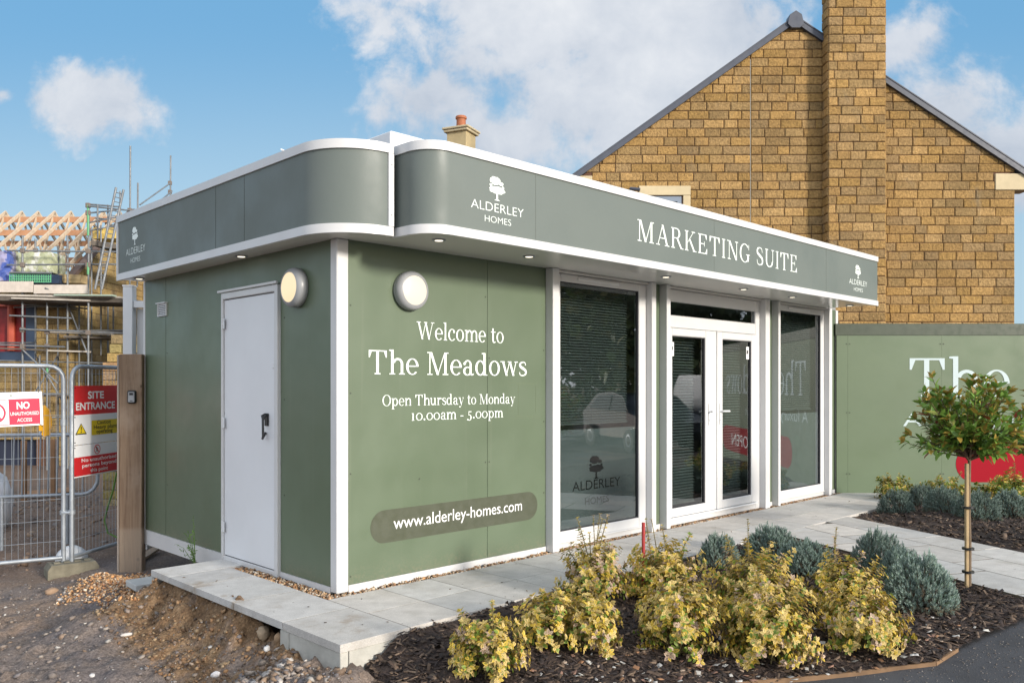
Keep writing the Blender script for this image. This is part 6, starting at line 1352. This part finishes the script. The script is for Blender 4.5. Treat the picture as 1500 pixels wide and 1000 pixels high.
# weed at the cabin wall
wx, wy = -.10, 1.98; t = thing('weed', 'wispy green weed growing against the white base of the shaded wall', 'plant', (wx, wy, -.10)); r = np.random.default_rng(5); PO, DI, NO, LL, CO_ = [], [], [], [], []; ws = MB()
for i in range(9):
    tip = np.array([r.uniform(-.10, .06), r.uniform(-.14, .22), r.uniform(.14, .30)]); tip = tip if i else np.array([-.01, .02, .42]); ws.tube([(wx, wy, -.10), Vector((wx, wy, -.10)) + Vector(tip) * .6 + Vector((0, 0, .04)), Vector((wx, wy, -.10)) + Vector(tip)], [.003, .002, .001], 5, False)
    for k in range(16):
        q = .25 + .75 * k / 15; p = tip * q; PO.append(p); DI.append(unit(r.normal(0, 1, 3) + np.array([0, 0, .4]))); NO.append(unit(r.normal(0, .5, 3) + np.array([-.4, -.4, 1]))); LL.append(.028 * r.uniform(.6, 1.2)); CO_.append(np.array([.10, .20, .035]) * r.uniform(.7, 1.3))
leaf_mesh('foliage', np.array(PO), np.array(DI), np.array(NO), np.array(LL), np.array(LL) * .3, np.array(CO_), LEAF_P, t); part(ws, 'stems', mat('weed stem', (.10, .18, .04), .7), t, fix=False)

# small standard trees
def lollipop(label, x, y, z, hz, rad, seed, stake=True):
    t = thing('standard_tree', label, 'tree', (x, y, z), group='small lollipop shaped evergreen trees'); r = np.random.default_rng(seed); o_ = Vector((x, y, z)); tb = hz - rad * .72
    part(MB().tube([o_ + Vector(v) for v in ((0, 0, -.1), (.004, 0, .3), (-.003, .004, .6), (.002, 0, tb), (.0, .0, tb + .12))], [.014, .013, .012, .011, .008], 10), 'trunk', STEMB, t, 60)
    if stake:
        sv = -RGT * .024 - FWD * .010; part(MB(Matrix.Translation(o_ + sv) @ Matrix.Rotation(ROTC, 4, 'Z')).cbox(-.011, .011, -.012, .012, -.2, tb - .03, .003), 'stake', STAKE, t)
        part(MB().lathe([(.040, 0), (.040, .014)], o_ + sv * .5 + Vector((0, 0, tb * .30)), (0, 0, 1), 14).lathe([(.040, 0), (.040, .014)], o_ + sv * .5 + Vector((0, 0, tb * .62)), (0, 0, 1), 14).lathe([(.040, 0), (.040, .014)], o_ + sv * .5 + Vector((0, 0, tb * .12)), (0, 0, 1), 14), 'ties', DARK, t)
    PO, DI, NO, LL, CO_ = [], [], [], [], []; bm_ = MB(); nb = 112
    for i in range(nb):
        az = r.uniform(0, 6.283); el = math.asin(r.uniform(-.75, 1.0)); lump = 1.02 * r.uniform(.18, 1) ** .36 * (1 + .14 * math.sin(3 * az + seed) + .08 * math.sin(5 * az + 2 * el)) * (r.uniform(1.08, 1.28) if i % 11 == 5 else 1); tip = np.array([rad * 1.02 * lump * math.cos(el) * math.cos(az), rad * 1.02 * lump * math.cos(el) * math.sin(az), hz + rad * .84 * lump * math.sin(el)])
        if i == 0: v_ = -RGT; tip = np.array([v_.x * rad * 1.22, v_.y * rad * 1.22, hz - rad * .40])
        b0 = np.array([0, 0, tb + r.uniform(-.02, .12)]); mid = (b0 + tip) * .5 + np.array([0, 0, -.03]); pts = []
        for k in range(13):
            q = .42 + .58 * k / 12; p = (1 - q) ** 2 * b0 + 2 * q * (1 - q) * mid + q * q * tip; tg = unit(2 * (1 - q) * (mid - b0) + 2 * q * (tip - mid)); pts.append(p)
            for s_ in range(1 if k < 12 else 5):
                a = k * 2.4 + s_ * 1.26 + i; ax = unit(np.cross(tg, np.array([.3, .2, .9]))); ay = np.cross(tg, ax); oo = ax * math.cos(a) + ay * math.sin(a); dv_ = unit(oo * .8 + tg * (.6 + .3 * q) + np.array([0, 0, .10]) + r.normal(0, .15, 3))
                PO.append(p); DI.append(dv_); NO.append(unit(np.array([0, 0, 1.]) + tg * .2 + r.normal(0, .3, 3))); LL.append(r.uniform(.052, .094) * (1 if k < 11 else .85)); u_ = r.uniform(); top = (p[2] - hz) / rad
                if q > .88 and u_ < .50 + .2 * top: c = np.array([.31, .215, .045])
                elif u_ < .03 or (i == 0 and u_ < .4): c = np.array([.28, .055, .03])
                elif u_ < .30 + .25 * top: c = np.array([.27, .29, .05])
                else: c = np.array([.155, .27, .05])
                CO_.append(c * r.uniform(.7, 1.3))
        bm_.tube([o_ + Vector(b0), o_ + Vector((b0 + tip) * .5 + np.array([0, 0, -.015])), o_ + Vector(tip)], [.007, .004, .0015], 5, False)
    L = np.array(LL); leaf_mesh('crown', np.array(PO), np.array(DI), np.array(NO), L, L * .50, np.array(CO_), LEAF_P, t, .20, .14); part(bm_, 'branches', mat('twig', (.12, .07, .04), .8), t, fix=False); return t
tp = P(1420, 857, 5.88); lollipop('small standard tree with green and bronze leaves tied to a timber stake beside the path', tp.x, tp.y, -.02, 1.175, .375, 7)
tq = P(1553, 800, 7.3); lollipop('second standard tree of which only leaf tips show at the right edge', tq.x, tq.y, -.06, 1.10, .43, 8)

# ================================================================== hill with trees at the far right; trees, car and van across the road (seen in the glass)
def big_tree(label, x, y, z, h, rad, seed, n=1500, ls=.34, cols=((.075, .11, .030), (.11, .14, .04), (.06, .085, .028), (.16, .14, .045)), group=None, bare=.35):
    t = thing('broadleaf_tree', label, 'tree', (x, y, z), group=group); r = np.random.default_rng(seed); o_ = Vector((x, y, z)); tb = h * bare
    br_ = MB().tube([o_, o_ + Vector((.05 * h * .1, 0, tb)), o_ + Vector((0, .02 * h, h * .75))], [h * .028, h * .02, h * .006], 8)
    cen = []
    for i in range(16):
        az = r.uniform(0, 6.283); q = r.uniform(0, 1); c = np.array([rad * .66 * math.cos(az) * math.sqrt(r.uniform(.1, 1)), rad * .66 * math.sin(az) * math.sqrt(r.uniform(.1, 1)), tb + (h - tb) * (.12 + .76 * q)]); cen.append(c)
        br_.tube([o_ + Vector((0, 0, tb * .8 + (c[2] - tb) * .4)), o_ + Vector(c)], [h * .010, h * .003], 5, False)
    part(br_, 'trunk', STEMB, t, 60, fix=False)
    cen = np.array(cen); k = r.integers(0, 16, n); v = unit(r.normal(0, 1, (n, 3))) * (r.uniform(.35, 1, (n, 1)) ** .6) * rad * .46; p = cen[k] + v; p[:, 2] = np.maximum(p[:, 2], tb * .7)
    L = r.uniform(.6, 1.25, n) * ls; C = np.array(cols)[r.integers(0, len(cols), n)] * r.uniform(.7, 1.3, (n, 1)); leaf_mesh('crown', p, unit(r.normal(0, 1, (n, 3)) + np.array([0, 0, -.3])), unit(r.normal(0, .6, (n, 3)) + np.array([0, 0, 1])), L, L * .7, C, LEAF_T, t); return t
def hill_z(x, y):
    l = (x - EYE.x) * RGT.x + (y - EYE.y) * RGT.y; d = (x - EYE.x) * FWD.x + (y - EYE.y) * FWD.y
    return -6 + 27.5 * np.exp(-((l - 175) / 75) ** 2 - ((d - 240) / 70) ** 2) + .6 * fbm(x, y, .05, 3, 77)
hc = CF(175, 240, 0); grid_mesh('hill', np.arange(hc.x - 190, hc.x + 190, 8), np.arange(hc.y - 190, hc.y + 190, 8), hill_z, mat('hill pasture', (.15, .15, .06), .95, var=.3, vscale=.05))
for i, px in enumerate((1484, 1490, 1499)):
    c = CF((px - 750) / FOC * 205, 205, 0); big_tree(['small dark tree on the far hill touching the house corner', 'round dark tree on the crest of the far hill', 'dark tree on the far hill cut by the right edge'][i], c.x, c.y, float(hill_z(c.x, c.y)) - .5, 5.5 + i, 2.6, 300 + i, 160, 1.1, bare=.15)
for i, (x, y, h, rd) in enumerate([(21.5, -12.0, 8.5, 4.2), (25.5, -19.5, 10.0, 4.6), (31, -14.5, 9.5, 4.8), (34, -23, 10.5, 5.0), (29, -9.5, 8.0, 4.0)]):
    big_tree(['broad dark tree across the road mirrored in the big window', 'tall dark tree across the road mirrored at the left of the big window', 'dark tree across the road mirrored behind the car', 'far dark tree across the road mirrored in the glass', 'dark tree across the road mirrored in the double doors'][i], x, y, -.4, h, rd, 400 + i, 4200, .46, group='trees across the road', bare=.06)
hb = np.random.default_rng(9); n = 5000; hx = hb.uniform(0, 1, n); hp_ = np.stack([18.5 + 14 * hx + hb.normal(0, .35, n), -15.5 + 8.5 * hx + hb.normal(0, .35, n), -.3 + 1.9 * hb.uniform(0, 1, n) ** .7], 1)
hg = thing('hedge', 'dark clipped hedge across the road below the mirrored trees', 'hedge', (18.5, -15.5, -.3)); hp_ -= np.array([18.5, -15.5, -.3]); L = hb.uniform(.12, .24, n); leaf_mesh('foliage', hp_, unit(hb.normal(0, 1, (n, 3))), unit(hb.normal(0, .6, (n, 3)) + np.array([0, 0, 1])), L, L * .7, np.array([(.05, .085, .02)]) * hb.uniform(.6, 1.5, (n, 1)), LEAF_T, hg)
def vehicle(name, label, cat, c, rz, prof, glassp, width, col, wheels, group=None):
    M_ = Matrix.Translation(c) @ Matrix.Rotation(rz, 4, 'Z'); t = thing(name, label, cat, tuple(c)); h = width / 2
    b = MB(M_); n = len(prof); sec = [(-h, 1.0), (-h * .98, 1.0), (h * .98, 1.0), (h, 1.0)]
    tum = lambda z: h - max(0, z - .95) * .22
    vs = [(x, -tum(z), z) for x, z in prof] + [(x, tum(z), z) for x, z in prof]; b.add(vs, [tuple(range(n)), tuple(range(n, 2 * n))[::-1]] + [(i, n + i, n + (i + 1) % n, (i + 1) % n) for i in range(n)])
    body = part(b, 'body', mat(name + ' paint', col, .25, metal=.2, coat=.6), t, 30)
    gm_ = mat('car glass', (.012, .015, .018), .05)
    for s_ in (-1, 1):
        g_ = MB(M_)
        for q in glassp: g_.add([(x, s_ * (tum(z) + .006), z) for x, z in q], [tuple(range(len(q)))])
        part(g_, 'side_window', gm_, t, fix=False)
    for (x, r_) in wheels:
        for s_ in (-1, 1):
            o_ = M_ @ Vector((x, s_ * (h - .10), r_)); ax = M_.to_3x3() @ Vector((0, s_, 0)); wl = part(MB().lathe([(r_ * .6, 0), (r_ * .95, 0), (r_, .04), (r_, .16), (r_ * .95, .20), (r_ * .66, .20)], o_, ax, 24), 'wheel', DARK, t, 40)
            part(MB().lathe([(r_ * .62, .185), (r_ * .5, .205), (r_ * .15, .19), (.02, .20)], o_, ax, 20), 'rim', GALV, wl, 40)
    return t
car = vehicle('parked_car', 'blue grey hatchback parked beyond the hoarding and mirrored in the big window', 'car', Vector((14.8, -8.4, -.26)), R_(118), [(-2.0, .35), (1.95, .35), (2.1, .55), (2.05, .78), (1.1, .98), (.45, 1.40), (-.2, 1.50), (-1.2, 1.46), (-1.85, 1.05), (-2.05, .95)], [[(.98, 1.0), (.42, 1.36), (-.15, 1.43), (-.15, 1.0)], [(-.22, 1.0), (-.22, 1.43), (-1.1, 1.39), (-1.6, 1.03)]], 1.75, (.02, .03, .05), [(1.25, .31), (-1.3, .31)])
van = vehicle('parked_van', 'pale grey van parked beyond the hoarding and mirrored in the glass doors', 'van', Vector((16.0, -6.1, -.26)), R_(120), [(-2.4, .35), (2.2, .35), (2.4, .6), (2.35, 1.0), (1.75, 1.15), (1.05, 1.85), (.6, 1.95), (-2.3, 1.95), (-2.42, 1.6)], [[(1.55, 1.18), (1.0, 1.75), (.45, 1.75), (.45, 1.15)]], 1.85, (.16, .18, .21), [(1.45, .33), (-1.5, .33)])
